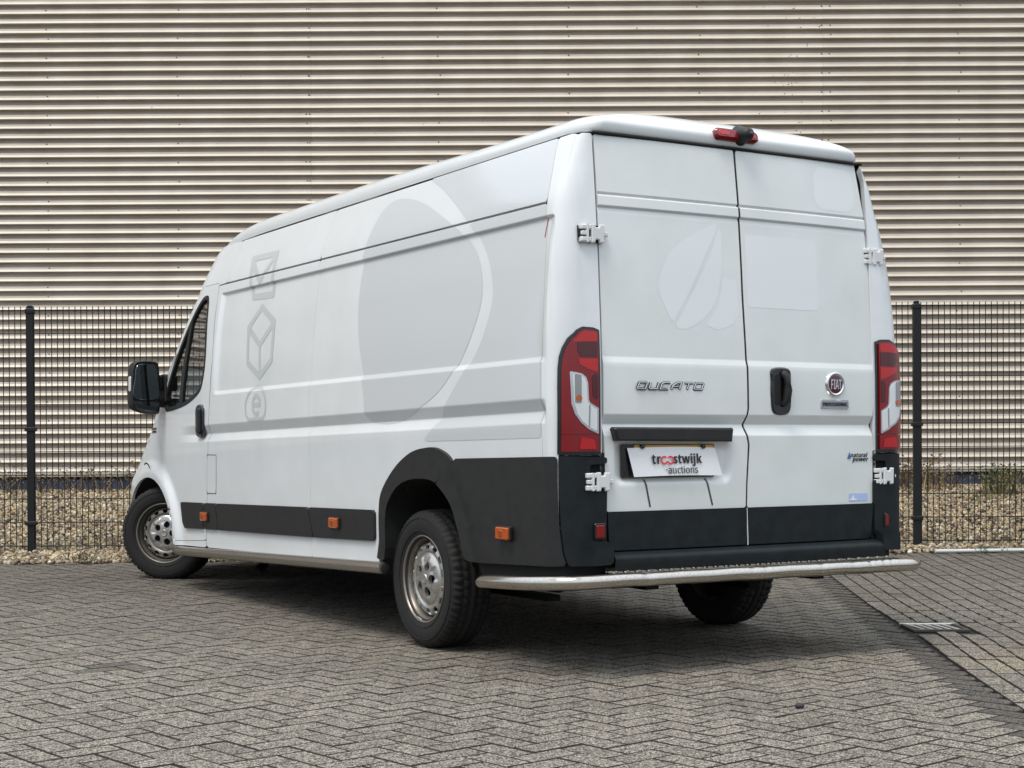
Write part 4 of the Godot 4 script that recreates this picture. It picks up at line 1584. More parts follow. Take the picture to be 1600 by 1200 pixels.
func rear_corner(g: Grid, s: float, reflector_z: float) -> void:
	# tail lamp outline: q (round the corner from the door edge), y
	var lamp := V2([0.0, 0.912, 0.0, 1.464, 0.03, 1.474, 0.085, 1.476, 0.115, 1.462, 0.150, 1.425, 0.170, 1.385, 0.182, 1.345, 0.188, 1.29, 0.190, 1.20, 0.190, 0.912])
	var body := g
	g = corner_patch(s, 0.775 if s < 0 else 0.82, 0.90, 1.49)
	var h := part(van, "tail_lamp", cut_poly(g, lamp, 0.006, 0.010, 0.03, true), M.gloss_black)
	var lens := inset(lamp, 0.013)
	var clear := spline(V2([0.165, 1.275, 0.10, 1.268, 0.072, 1.245, 0.066, 1.20, 0.063, 1.145, 0.052, 1.128, 0.016, 1.108, 0.016, 1.00, 0.06, 1.015, 0.11, 1.045, 0.15, 1.085, 0.162, 1.13]), true, 3)
	clear = V2([0.150, 1.278, 0.10, 1.268, 0.080, 1.252, 0.070, 1.225, 0.066, 1.143, 0.058, 1.130, 0.017, 1.108, 0.017, 0.998, 0.070, 1.020, 0.108, 1.048, 0.134, 1.080, 0.146, 1.125])
	var f_clear := poly_fn(clear)
	var f_lens := poly_fn(lens)
	var seg := func(y0: float, y1: float) -> Callable:
		return func(q: Vector2) -> float: return maxf(maxf(f_lens.call(q), -f_clear.call(q) - 0.0), maxf(y0 - q.y, q.y - y1))
	part(h, "red_lens", cut(g, seg.call(0.997, 2.0), bounds(lens), 0.019, 0.01, true), M.red_lens)
	part(h, "red_lens", cut(g, seg.call(0.925, 0.995), bounds(lens), 0.019, 0.01, true), M.red_lens)
	var inlay := func(p: PackedVector2Array) -> Callable:
		return func(q: Vector2) -> float: return maxf(sd_poly(p, q), f_lens.call(q) + 0.006)
	part(h, "lens_segment", cut(g, inlay.call(V2([0.012, 1.415, 0.19, 1.405, 0.14, 1.46, 0.012, 1.456])), bounds(lens), 0.0205, 0.003, true), M.red_bright)
	part(h, "lens_segment", cut(g, inlay.call(V2([0.012, 1.345, 0.105, 1.345, 0.12, 1.37, 0.12, 1.408, 0.012, 1.410])), bounds(lens), 0.0205, 0.003, true), M.red_dark)
	part(h, "lens_segment", cut(g, inlay.call(V2([0.012, 1.275, 0.055, 1.285, 0.11, 1.310, 0.118, 1.338, 0.012, 1.338])), bounds(lens), 0.0205, 0.003, true), M.red_bright)
	part(h, "lens_segment", cut(g, inlay.call(V2([0.012, 1.145, 0.045, 1.155, 0.050, 1.25, 0.040, 1.268, 0.012, 1.268])), bounds(lens), 0.0205, 0.003, true), M.red_dark)
	part(h, "reflex_block", cut(g, poly_fn(V2([0.03, 0.935, 0.115, 0.935, 0.105, 0.985, 0.04, 0.975])), Rect2(0, 0.9, 0.2, 0.1), 0.0225, 0.003, true), M.red_bright)
	var cl := part(h, "clear_lens", cut(g, f_clear, bounds(clear), 0.021, 0.012, true), M.chrome)
	var inner_c := inset(clear, 0.009)
	part(cl, "reflector_bowl", cut_poly(g, inner_c, 0.0, 0.0225, 0.002, true), M.clear_lens)
	part(cl, "lens_shade", cut(g, sub(poly_fn(V2([0.135, 1.275, 0.105, 1.275, 0.105, 1.13, 0.135, 1.13])), [func(q: Vector2) -> float: return -sd_poly(inner_c, q)], 0.0), Rect2(0.09, 1.1, 0.08, 0.2), 0.024, 0.001, true), M.clear_shade)
	part(cl, "lens_divider", cut(g, sub(poly_fn(V2([0.066, 1.14, 0.060, 1.14, 0.064, 1.01, 0.070, 1.01])), [func(q: Vector2) -> float: return -sd_poly(inner_c, q)], 0.0), Rect2(0.05, 1.0, 0.03, 0.16), 0.0245, 0.001, true), M.clear_shade)
	part(cl, "bulb", cut_poly(g, circle(0.118, 1.152, 0.015, 0.015, 14), 0.0, 0.0255, 0.002, true), M.amber)

	g = body
	# black bumper corner, swelling out at its foot; the hinge sits in a notch
	var corner := V2([-0.028, 0.900, -0.028, 0.872, 0.060, 0.870, 0.062, 0.780, -0.028, 0.778, -0.020, 0.437, 0.152, 0.432, 0.166, 0.49, 0.178, 0.62, 0.184, 0.80, 0.186, 0.906])
	if s > 0: corner = V2([-0.022, 0.900, -0.022, 0.872, 0.050, 0.870, 0.052, 0.780, -0.022, 0.778, -0.022, 0.437, 0.152, 0.432, 0.166, 0.49, 0.178, 0.62, 0.184, 0.80, 0.186, 0.906])
	part(van, "bumper_corner", cut(g, poly_fn(corner), Rect2(-0.1, 0.4, 0.4, 0.6), func(q: Vector2) -> float: return 0.016 + 0.058 * smooth(0.545, 0.515, q.y) * (1.0 - smooth(0.06, 0.15, q.x)), 0.05, true), M.bumper)
	part(van, "bumper_backing", cut(g, func(q: Vector2) -> float: return maxf(maxf(-0.03 - q.x, q.x - 0.185), maxf(0.45 - q.y, q.y - 0.92)), Rect2(-0.1, 0.4, 0.4, 0.6), 0.0, 0.02, true), M.lining)
	var ref := part(van, "rear_reflector", slab(rounded_rect(-0.027, -0.034, 0.027, 0.034, 0.006), 0.006, 0.002, -0.02), M.gloss_black, at(-1.243 - (0.014 if s < 0 else -0.004), 0.616, reflector_z, REAR_BASIS * Basis(Vector3.UP, -0.12 if s < 0 else 0.30)))
	part(ref, "red_reflector", slab(rounded_rect(-0.020, -0.026, 0.020, 0.026, 0.004), 0.009, 0.002, 0.0), M.red_lens)

func door_x(z: float, y: float) -> float:    # how far back the door skin lies
	return rear_x(y) - 0.016 * (1.0 - pow(absf(z) / 0.8, 2.5)) + door_relief(z, y)

func hinge(p: Vector3, s: float, lower: bool) -> void:
	# pressed hinge: two arms on the pillar, a waisted plate on the door
	var b := REAR_BASIS * Basis(Vector3(-s, 0, 0), Vector3(0, 1, 0), Vector3(0, 0, 1)) if s > 0 else REAR_BASIS
	b = REAR_BASIS
	var o := Node3D.new()
	put(van, o, "door_hinge")
	o.transform = Transform3D(b, p)
	var m := s
	var plate := PackedVector2Array()
	for q in V2([-0.012, 0.040, 0.006, 0.040, 0.010, 0.026, 0.026, 0.026, 0.030, 0.040, 0.054, 0.038, 0.052, -0.038, 0.030, -0.040, 0.026, -0.026, 0.010, -0.026, 0.006, -0.040, -0.012, -0.040]):
		plate.append(Vector2(-q.x * m, q.y))
	part(o, "hinge_plate", slab(plate, 0.030, 0.004, 0.018), M.hinge)
	part(o, "hinge_back", slab(rounded_rect(-0.062, -0.036, 0.062, 0.036, 0.006), 0.012, 0.003, -0.01), M.underbody)
	for y in [0.026, -0.026]:
		part(o, "hinge_arm", slab(rounded_rect(minf(0.010 * m, 0.062 * m), y - 0.011, maxf(0.010 * m, 0.062 * m), y + 0.011, 0.005), 0.026, 0.005, 0.0), M.hinge)
	part(o, "hinge_pin", tube(PackedVector3Array([Vector3(0.030 * m, -0.038, 0.020), Vector3(0.030 * m, 0.038, 0.020)]), 0.008, 10), M.hinge)
	part(o, "hinge_knuckle", box_mesh(Vector3(0.030, 0.018, 0.02), 0.003), M.hinge, at(0.044 * m, 0, 0.016))
	part(o, "hinge_tongue", slab(rounded_rect(minf(-0.05 * m, -0.078 * m), -0.010, maxf(-0.05 * m, -0.078 * m), 0.010, 0.004), 0.020, 0.004, 0.0), M.hinge)

func rear_doors() -> void:
	var g := door_grid()
	var all := Rect2(-1, 0.3, 2, 2.2)
	var lo := V2([-0.752, 2.310, -0.752, 1.50, -0.755, 1.10, -0.743, 0.71, -0.735, 0.531, 0.002, 0.531, 0.010, 0.80, 0.022, 0.98, 0.002, 1.06, 0.020, 1.14, 0.018, 1.33, 0.008, 1.66, 0.006, 2.0, 0.000, 2.310])
	var ro := V2([0.012, 0.531, 0.020, 0.80, 0.034, 0.98, 0.014, 1.06, 0.032, 1.14, 0.030, 1.33, 0.020, 1.66, 0.018, 2.0, 0.012, 2.310, 0.752, 2.313, 0.792, 2.06, 0.806, 1.80, 0.808, 1.40, 0.813, 1.20, 0.795, 1.06, 0.808, 0.95, 0.799, 0.70, 0.774, 0.531])
	var D := []
	for p in [lo, ro]:
		var upper := func(q: Vector2) -> float: return maxf(sd_poly(p, q), 0.694 - q.y)
		var d := part(van, "rear_door", cut(g, upper, all, 0.0, 0.03), M.paint_rear)
		D.append(d)
		var low := func(q: Vector2) -> float: return maxf(sd_poly(p, q), q.y - 0.697)
		part(d, "lower_trim", cut(g, low, all, 0.010, 0.03), M.bumper)
	part(van, "dark_door_backing", cut(g, func(q: Vector2) -> float: return maxf(absf(q.x) - 0.85, q.y - 2.33), all, -0.045, 0.0), M.lining)  # dark sheet added behind both doors to blacken their gaps
	var split := V2([0.007, 0.531, 0.015, 0.80, 0.028, 0.98, 0.008, 1.06, 0.026, 1.14, 0.024, 1.33, 0.014, 1.66, 0.012, 2.0, 0.006, 2.310])
	part(D[0], "seal_and_gap_shade", cut(door_patch(-0.02, 0.05, 0.53, 2.315, 0.006), func(q: Vector2) -> float: return sd_line(split, q) - 0.007, Rect2(-0.02, 0.5, 0.08, 1.9), -0.003, 0.0), M.lining)
	# pale steel edge showing at the foot of the split
	part(D[1], "edge_strip", box_mesh(Vector3(0.004, 0.165, 0.004)), M.hinge, at(-1.256, 0.612, 0.0085, Basis(Vector3.RIGHT, -0.03)))

	# marks left by old lettering
	var leaf := spline(V2([-0.112, 1.965, -0.20, 1.935, -0.30, 1.885, -0.385, 1.82, -0.435, 1.73, -0.452, 1.66, -0.42, 1.585, -0.385, 1.52, -0.345, 1.565, -0.27, 1.68, -0.19, 1.82]), true, 5)
	part(D[0], "faded_graphic", cut_poly(g, leaf, 0.0, 0.0005, 0.0), M.ghost_rear)
	var leaf2 := spline(V2([-0.100, 1.955, -0.165, 1.82, -0.25, 1.68, -0.325, 1.56, -0.365, 1.50, -0.31, 1.49, -0.22, 1.53, -0.15, 1.60, -0.112, 1.70, -0.098, 1.83]), true, 5)
	part(D[0], "faded_graphic", cut_poly(g, leaf2, 0.0, 0.0005, 0.0), M.ghost_rear)
	var block := V2([-0.095, 1.73, -0.015, 1.715, -0.010, 1.565, -0.05, 1.515, -0.13, 1.49, -0.20, 1.508, -0.13, 1.59])
	part(D[0], "faded_graphic", cut_poly(g, block, 0.01, 0.0005, 0.0), M.ghost_rear)
	part(D[1], "faded_graphic", cut_poly(g, rounded_rect(0.04, 1.60, 0.47, 1.93, 0.01), 0.0, 0.0005, 0.0), M.ghost_rear)
	part(D[1], "faded_graphic", cut_poly(g, rounded_rect(0.475, 2.08, 0.735, 2.28, 0.06), 0.0, 0.0005, 0.0), M.ghost_rear)

	# lamp bar over the plate
	part(D[0], "plate_lamp_bar", slab(V2([-0.712, 0.995, -0.090, 0.990, -0.082, 1.045, -0.090, 1.052, -0.722, 1.054, -0.730, 1.045]), 0.038, 0.008), M.plastic, at(-1.241, 0.003, 0, REAR_BASIS))
	# number plate: black holder, yellow plate behind, white card in front
	var np := part(D[0], "number_plate", slab(rounded_rect(-0.665, 0.838, -0.160, 0.983, 0.008), 0.012, 0.003), M.gloss_black, at(-1.224, 0, 0, REAR_BASIS))
	part(np, "yellow_plate", slab(rounded_rect(-0.600, 0.855, -0.168, 0.980, 0.006), 0.0145, 0.001, 0.01), M.plate_yellow)
	var card := Grid.new()
	card.R = 6
	card.C = 24
	for r in 6:
		for c in 24:
			var u := c / 23.0
			var v := r / 5.0
			var x := lerpf(-0.642 + 0.028 * (1.0 - v), -0.166 + 0.034 * (1.0 - v), u)
			var y := lerpf(0.843 + 0.004 * sin(PI * u), 0.967 + 0.005 * sin(PI * u), v)
			card.P.append(Vector3(x, y, 0.020 + 0.012 * (1.0 - v) + 0.006 * sin(PI * u)))
			card.A.append(u)
			card.B.append(v)
			card.Q.append(u)
	card.normals(false)
	if card.N[0].z < 0:
		for k in card.N.size(): card.N[k] = -card.N[k]
	part(np, "white_card", cut(card, func(_q: Vector2) -> float: return -1.0, Rect2(-1, -1, 3, 3), 0.0, 0.0), M.plate_white)
	for p in [[-0.565, 0.973], [-0.235, 0.972]]: part(np, "plate_screw", smooth_lathe(V2([0.0, 0.034, 0.009, 0.033, 0.011, 0.02]), 10), M.gloss_black, at(p[0], p[1], 0))
	var tilt := Basis(Vector3.RIGHT, -0.10)
	var zt := 0.0412
	var y1 := 0.898
	part(np, "plate_lettering", text_mesh("tr", 0.046, 0.040, 0.0015, true), M.ink, at(-0.522, y1, zt - 0.0035, tilt))
	for k in 2:
		var ringp := PackedVector2Array()
		for j in 21: ringp.append(Vector2(cos(TAU * (j + (3 if k == 0 else 13)) / 24.0) * 0.0155, sin(TAU * (j + (3 if k == 0 else 13)) / 24.0) * 0.0155))
		part(np, "plate_lettering", strokes_mesh([ringp], 0.0075, 0.0015), M.ink_red, at(-0.4575 + 0.034 * k, y1 + 0.0155, zt - 0.003, tilt))
	part(np, "plate_lettering", text_mesh("stwijk", 0.155, 0.057, 0.0015, true), M.ink, at(-0.405, y1 - 0.012, zt - 0.004, tilt))
	part(np, "plate_lettering", text_mesh("·auctions", 0.172, 0.033, 0.0015), M.ink_soft, at(-0.447, 0.856, zt - 0.001, tilt))
	# creases below the plate, their shade drawn as dark lines
	for p in [V2([-0.545, 0.828, -0.520, 0.715]), V2([-0.215, 0.828, -0.183, 0.715])]:
		part(D[0], "crease_shade", cut(door_patch(p[0].x - 0.02, p[1].x + 0.02, 0.70, 0.84, 0.004), func(q: Vector2) -> float: return sd_line(p, q) - 0.0045, bounds(p).grow(0.02), 0.0012, 0.0), M.ink_soft)

	# model lettering in chrome
	var word := []
	var glyphs := {"D": [[0, 0, 0, 1], [0, 1, 0.8, 1, 1, 0.8, 1, 0, 0, 0]], "U": [[0, 1, 0, 0.15, 0.15, 0, 1, 0, 1, 1]], "C": [[1, 1, 0.2, 1, 0, 0.8, 0, 0, 1, 0]], "A": [[0, 0, 0, 0.55, 0.45, 1, 1, 1, 1, 0], [0, 0.42, 1, 0.42]], "T": [[0, 1, 1.1, 1], [0.55, 1, 0.55, 0]], "O": [[0.5, 0, 1, 0, 1, 0.9, 0.9, 1, 0.5, 1], [0.5, 1, 0, 1, 0, 0.1, 0.1, 0, 0.5, 0]]}
	var wx := 0.0
	for ch in "DUCATO":
		for l in glyphs[ch]:
			var p := PackedVector2Array()
			for k in range(0, l.size(), 2): p.append(Vector2(wx + l[k] * 0.043 + l[k + 1] * 0.012, l[k + 1] * 0.028))
			word.append(p)
		wx += 0.061
	part(D[0], "model_lettering", strokes_mesh(word, 0.0112, 0.003), M.ink, at(door_x(-0.4, 1.23) - 0.0005, 1.222, -0.588, REAR_BASIS))
	part(D[0], "model_lettering", strokes_mesh(word, 0.0052, 0.0055, 0.001), M.chrome, at(door_x(-0.4, 1.23) - 0.0005, 1.2225, -0.588, REAR_BASIS))
	# round badge
	var bd := part(D[1], "round_badge", smooth_lathe(V2([0.0, 0.004, 0.042, 0.004, 0.045, 0.010, 0.051, 0.012, 0.057, 0.009, 0.060, 0.0]), 40), M.chrome, at(door_x(0.552, 1.259), 1.259, 0.552, REAR_BASIS))
	part(bd, "badge_disc", smooth_lathe(V2([0.0, 0.009, 0.030, 0.0085, 0.044, 0.0065]), 32), M.badge_red)
	part(bd, "badge_lettering", text_mesh("FIAT", 0.064, 0.046, 0.002, true), M.chrome, at(-0.032, -0.023, 0.0095))
	var bar := part(D[1], "name_bar", slab(rounded_rect(-0.088, -0.021, 0.088, 0.021, 0.005), 0.007, 0.003), M.chrome, at(door_x(0.548, 1.166), 1.166, 0.548, REAR_BASIS))
	part(bar, "bar_face", slab(rounded_rect(-0.083, -0.016, 0.083, 0.013, 0.004), 0.0078, 0.0, 0.006), M.chrome_dark)
	part(bar, "bar_lettering", text_mesh("PROFESSIONAL", 0.150, 0.016, 0.0012, true), M.ink, at(-0.075, -0.009, 0.0082))
	# fuel lettering and a pale sticker
	part(D[1], "fuel_lettering", text_mesh("natural", 0.108, 0.022, 0.001, true, 0.25), M.ink, at(door_x(0.7, 0.92) - 0.0028, 0.917, 0.652, REAR_BASIS * Basis(Vector3.UP, 0.04)))
	part(D[1], "fuel_lettering", text_mesh("power", 0.100, 0.024, 0.001, true, 0.25), M.ink, at(door_x(0.7, 0.9) - 0.0028, 0.890, 0.664, REAR_BASIS * Basis(Vector3.UP, 0.04)))
	part(D[1], "fuel_mark", slab(V2([0.0, 0.0, 0.022, 0.0, 0.020, 0.014, 0.014, 0.032]), 0.001), M.decal_blue, at(door_x(0.64, 0.92) - 0.0028, 0.910, 0.630, REAR_BASIS * Basis(Vector3.UP, 0.04)))
	var stk := part(D[1], "pale_sticker", slab(rounded_rect(0.0, 0.0, 0.122, 0.036, 0.003), 0.001), M.sticker_blue, at(door_x(0.70, 0.72) - 0.003, 0.710, 0.642, REAR_BASIS * Basis(Vector3.UP, 0.04)))
	part(stk, "sticker_print", slab(V2([0.006, 0.004, 0.050, 0.004, 0.050, 0.010, 0.032, 0.012, 0.030, 0.026, 0.024, 0.030, 0.018, 0.012, 0.006, 0.010]), 0.0016, 0.0, 0.001), M.plate_white)
	# handle
	var hd := part(D[1], "door_handle", slab(spline(V2([-0.050, 0.098, 0.048, 0.098, 0.060, 0.04, 0.062, -0.03, 0.046, -0.104, -0.042, -0.104, -0.058, -0.03, -0.058, 0.04]), true, 4), 0.012, 0.006), M.gloss_black, at(door_x(0.214, 1.226) + 0.001, 1.226, 0.214, REAR_BASIS))
	part(hd, "grip", tube(PackedVector3Array([Vector3(0.006, 0.078, 0.010), Vector3(0.014, 0.060, 0.030), Vector3(0.016, 0.0, 0.036), Vector3(0.014, -0.045, 0.030), Vector3(0.010, -0.066, 0.012)]), [0.016, 0.019, 0.020, 0.019, 0.016], 12), M.plastic)
	part(hd, "hollow", slab(rounded_rect(-0.046, -0.070, -0.006, 0.075, 0.018), 0.0135, 0.002, 0.012), M.lining)
	hinge(Vector3(rear_x(1.877) - 0.002, 1.876, -0.797), -1.0, false)
	hinge(Vector3(rear_x(1.877) + 0.020, 1.876, 0.845), -1.0, false)
	hinge(Vector3(-1.236, 0.826, -0.797), -1.0, true)
	hinge(Vector3(-1.222, 0.826, 0.868), -1.0, true)

func underneath() -> void:
	# step of the rear bumper
	var st := SurfaceTool.new()
	st.begin(Mesh.PRIMITIVE_TRIANGLES)
	var prof := V2([-1.20, 0.531, -1.278, 0.519, -1.294, 0.514, -1.302, 0.505, -1.304, 0.495, -1.298, 0.446, -1.288, 0.434, -1.20, 0.430])
	var n := 24
	for k in n:
		for j in prof.size() - 1:
			var a := []
			for o in [[k, j], [k + 1, j], [k + 1, j + 1], [k, j + 1]]:
				var f: float = o[0] / float(n)
				var z := lerpf(-0.748, 0.815, f)
				var bow := 0.018 * (1.0 - pow(absf(z) / 0.8, 2.0))
				a.append(Vector3(prof[o[1]].x - (bow if o[1] > 0 and o[1] < 7 else 0.0), prof[o[1]].y, z))
			quad(st, a[0], a[1], a[2], a[3])
	st.generate_normals()
	part(van, "bumper_step", st.commit(), M.bumper)
	# steel tube across the back, bent forward at its left end, dented
	var pts := PackedVector3Array()
	var rad := []
	var path := [Vector3(-0.74, 0.377, -1.075), Vector3(-0.80, 0.387, -1.090), Vector3(-0.95, 0.395, -1.090), Vector3(-1.12, 0.402, -1.070), Vector3(-1.25, 0.409, -1.02), Vector3(-1.33, 0.413, -0.93), Vector3(-1.345, 0.414, -0.80)]
	for p in path: pts.append(p)
	for k in 40: pts.append(Vector3(-1.347 + 0.002 * sin(k * 0.6), 0.414 + 0.0008 * sin(k * 0.9 + 1.0) - 0.00018 * k, lerpf(-0.76, 0.905, k / 39.0)))
	pts.append_array([Vector3(-1.335, 0.406, 0.96), Vector3(-1.29, 0.404, 1.01), Vector3(-1.20, 0.402, 1.04), Vector3(-1.0, 0.398, 1.05), Vector3(-0.74, 0.39, 1.04)])
	var smooth_pts := PackedVector3Array()
	for k in pts.size() - 1:
		for j in 3:
			smooth_pts.append(pts[k].cubic_interpolate(pts[k + 1], pts[maxi(k - 1, 0)], pts[mini(k + 2, pts.size() - 1)], j / 3.0))
	smooth_pts.append(pts[pts.size() - 1])
	for k in smooth_pts.size(): rad.append(0.0305)
	rad[0] = 0.022
	rad[1] = 0.029
	var bar := tube(smooth_pts, rad, 22)
	var md := MeshDataTool.new()
	md.create_from_surface(bar, 0)
	var dents := [[-0.62, 0.030, 0.010], [-0.05, 0.02, 0.005], [0.02, 0.014, 0.006], [0.36, 0.024, 0.007], [0.55, 0.02, 0.005], [0.66, 0.016, 0.009], [0.70, 0.012, 0.008], [0.745, 0.016, 0.010], [0.79, 0.014, 0.007], [-0.48, 0.05, 0.003]]
	for k in md.get_vertex_count():
		var p := md.get_vertex(k)
		var nn := md.get_vertex_normal(k)
		if p.x < -1.30:
			var face := smooth(0.2, 0.9, nn.dot(Vector3(-0.85, 0.35, 0).normalized()))
			for d in dents:
				var t: float = absf(p.z - d[0]) / d[1]
				if t < 1.6: p -= nn * d[2] * 0.75 * exp(-t * t * 2.0) * face
			md.set_vertex(k, p)
	var dm := ArrayMesh.new()
	md.commit_to_surface(dm)
	var sf := SurfaceTool.new()
	sf.create_from(dm, 0)
	sf.generate_normals()
	var rb := part(van, "rear_bar", sf.commit(), M.steel)
	# chequered tread plate on the bar
	var tp := part(rb, "tread_plate", box_mesh(Vector3(0.085, 0.004, 1.62), 0.0), M.steel, at(-1.30, 0.443, 0.02))
	st = SurfaceTool.new()
	st.begin(Mesh.PRIMITIVE_TRIANGLES)
	var bump := box_mesh(Vector3(0.026, 0.006, 0.010), 0.002)
	for k in 54:
		for j in 3:
			var bb := Basis(Vector3.UP, 0.75 if (k + j) % 2 else -0.75)
			st.append_from(bump, 0, Transform3D(bb, Vector3(-1.327 + 0.026 * j, 0.447, -0.77 + 0.03 * k)))
	var tr := part(rb, "tread_bumps", st.commit(), M.steel)
	tr.set_meta("kind", "stuff")
	for z in [-0.55, 0.55]: part(rb, "bracket", box_mesh(Vector3(0.36, 0.05, 0.008)), M.underbody, at(-1.14, 0.40, z))
	# side tubes
	for s in [-1.0, 1.0]:
		var t := tube(PackedVector3Array([Vector3(3.60, 0.285, s * 0.97), Vector3(3.56, 0.283, s * 1.0), Vector3(3.45, 0.285, s * 1.015), Vector3(0.40, 0.368, s * 1.02), Vector3(0.33, 0.370, s * 1.015)]), 0.031, 18)
		var tb := part(van, "side_tube", t, M.steel_dull)
		part(tb, "tube_end", smooth_lathe(V2([0.0, 0.002, 0.022, 0.002, 0.0315, -0.006, 0.0318, -0.02]), 18), M.rubber, at(0.326, 0.370, s * 1.015, Basis(Vector3.UP, -PI / 2)))
		for x in [3.2, 1.9, 0.7]: part(tb, "bracket", box_mesh(Vector3(0.04, 0.012, 0.30)), M.underbody, at(x, 0.368 - 0.026 * (x - 0.35), s * 0.87))
	# sill edge
	st = SurfaceTool.new()
	st.begin(Mesh.PRIMITIVE_TRIANGLES)
	for s in [-1.0, 1.0]:
		for k in 10:
			var xa := lerpf(0.34, 3.56, k / 10.0)
			var xb := lerpf(0.34, 3.56, (k + 1) / 10.0)
			var ya := 0.372 + rake(xa, 0.372)
			var yb := 0.372 + rake(xb, 0.372)
			quad(st, Vector3(xa, ya, s * 0.987), Vector3(xb, yb, s * 0.987), Vector3(xb, yb - 0.012, s * 0.93), Vector3(xa, ya - 0.012, s * 0.93))
			quad(st, Vector3(xa, ya - 0.012, s * 0.93), Vector3(xb, yb - 0.012, s * 0.93), Vector3(xb, yb - 0.04, s * 0.90), Vector3(xa, ya - 0.04, s * 0.90))
	st.generate_normals()
	part(van, "sill", st.commit(), M.primer)
	# floor, frame rails, axle, tank, exhaust
	part(van, "floor_pan", box_mesh(Vector3(3.1, 0.06, 1.80)), M.underbody, at(1.95, 0.43, 0))
	part(van, "floor_pan", box_mesh(Vector3(1.7, 0.06, 1.08)), M.underbody, at(-0.35, 0.62, 0))
	part(van, "floor_pan", box_mesh(Vector3(1.4, 0.06, 0.88)), M.underbody, at(4.1, 0.42, 0))
	for s in [-1, 1]: part(van, "frame_rail", box_mesh(Vector3(4.2, 0.14, 0.07)), M.underbody, at(0.9, 0.42, s * 0.48))
	part(van, "rear_crossmember", box_mesh(Vector3(0.10, 0.07, 1.66), 0.01), M.primer, at(-1.02, 0.415, 0))
	part(van, "pale_bracket", slab(V2([-0.62, 0.425, -1.10, 0.425, -1.12, 0.375, -0.95, 0.372, -0.80, 0.395, -0.66, 0.41]), 0.02), M.primer, at(0, 0, -0.93, Basis(Vector3(1, 0, 0), Vector3(0, 1, 0), Vector3(0, 0, 1))))
	part(van, "rear_axle", tube(PackedVector3Array([Vector3(0, 0.33, -0.80), Vector3(0, 0.30, 0), Vector3(0, 0.33, 0.80)]), 0.045, 12), M.underbody)
	for s in [-1, 1]: part(van, "leaf_spring", box_mesh(Vector3(1.2, 0.03, 0.07), 0.006), M.underbody, at(0.0, 0.27, s * 0.60))
	part(van, "gas_tank", tube(PackedVector3Array([Vector3(0.75, 0.30, -0.3), Vector3(2.3, 0.30, -0.3)]), 0.16, 16), M.underbody)
	part(van, "gas_tank", tube(PackedVector3Array([Vector3(0.75, 0.30, 0.3), Vector3(2.3, 0.30, 0.3)]), 0.16, 16), M.underbody)
	part(van, "exhaust_pipe", tube(PackedVector3Array([Vector3(2.9, 0.22, -0.62), Vector3(2.86, 0.20, -0.66), Vector3(2.80, 0.17, -0.72)]), 0.03, 10), M.underbody)
	part(van, "engine_shield", box_mesh(Vector3(1.2, 0.12, 1.1), 0.03), M.underbody, at(4.25, 0.27, 0))

func cab() -> void:
	part(van, "bulkhead", box_mesh(Vector3(0.03, 1.75, 1.72)), M.lining, at(2.62, 1.30, 0))
	part(van, "dashboard", slab(V2([3.55, 1.15, 3.75, 1.26, 4.25, 1.22, 4.35, 0.7, 3.7, 0.7]), 0.86, 0.0, -0.86), M.plastic)
	for z in [-0.52, 0.20, 0.62]:
		var s := Node3D.new()
		put(van, s, "seat")
		s.position = Vector3(3.0, 0.75, z)
		part(s, "cushion", box_mesh(Vector3(0.50, 0.16, 0.44), 0.04), M.seat)
		part(s, "backrest", box_mesh(Vector3(0.13, 0.66, 0.42), 0.05), M.seat, at(-0.22, 0.38, 0, Basis(Vector3.BACK, 0.17)))
		part(s, "headrest", box_mesh(Vector3(0.10, 0.20, 0.26), 0.045), M.seat_light if z > 0.5 else M.seat, at(-0.29, 0.80, 0, Basis(Vector3.BACK, 0.12)))
	var ring := PackedVector3Array()
	for k in 33: ring.append(Vector3(cos(TAU * k / 32.0) * 0.20, 0, sin(TAU * k / 32.0) * 0.20))
	part(van, "steering_wheel", tube(ring, 0.014, 8, false), M.plastic, at(3.55, 1.27, -0.52, Basis(Vector3.BACK, -0.5)))
	part(van, "cab_ceiling", box_mesh(Vector3(0.75, 0.02, 1.50)), M.seat, at(2.95, 2.20, 0))

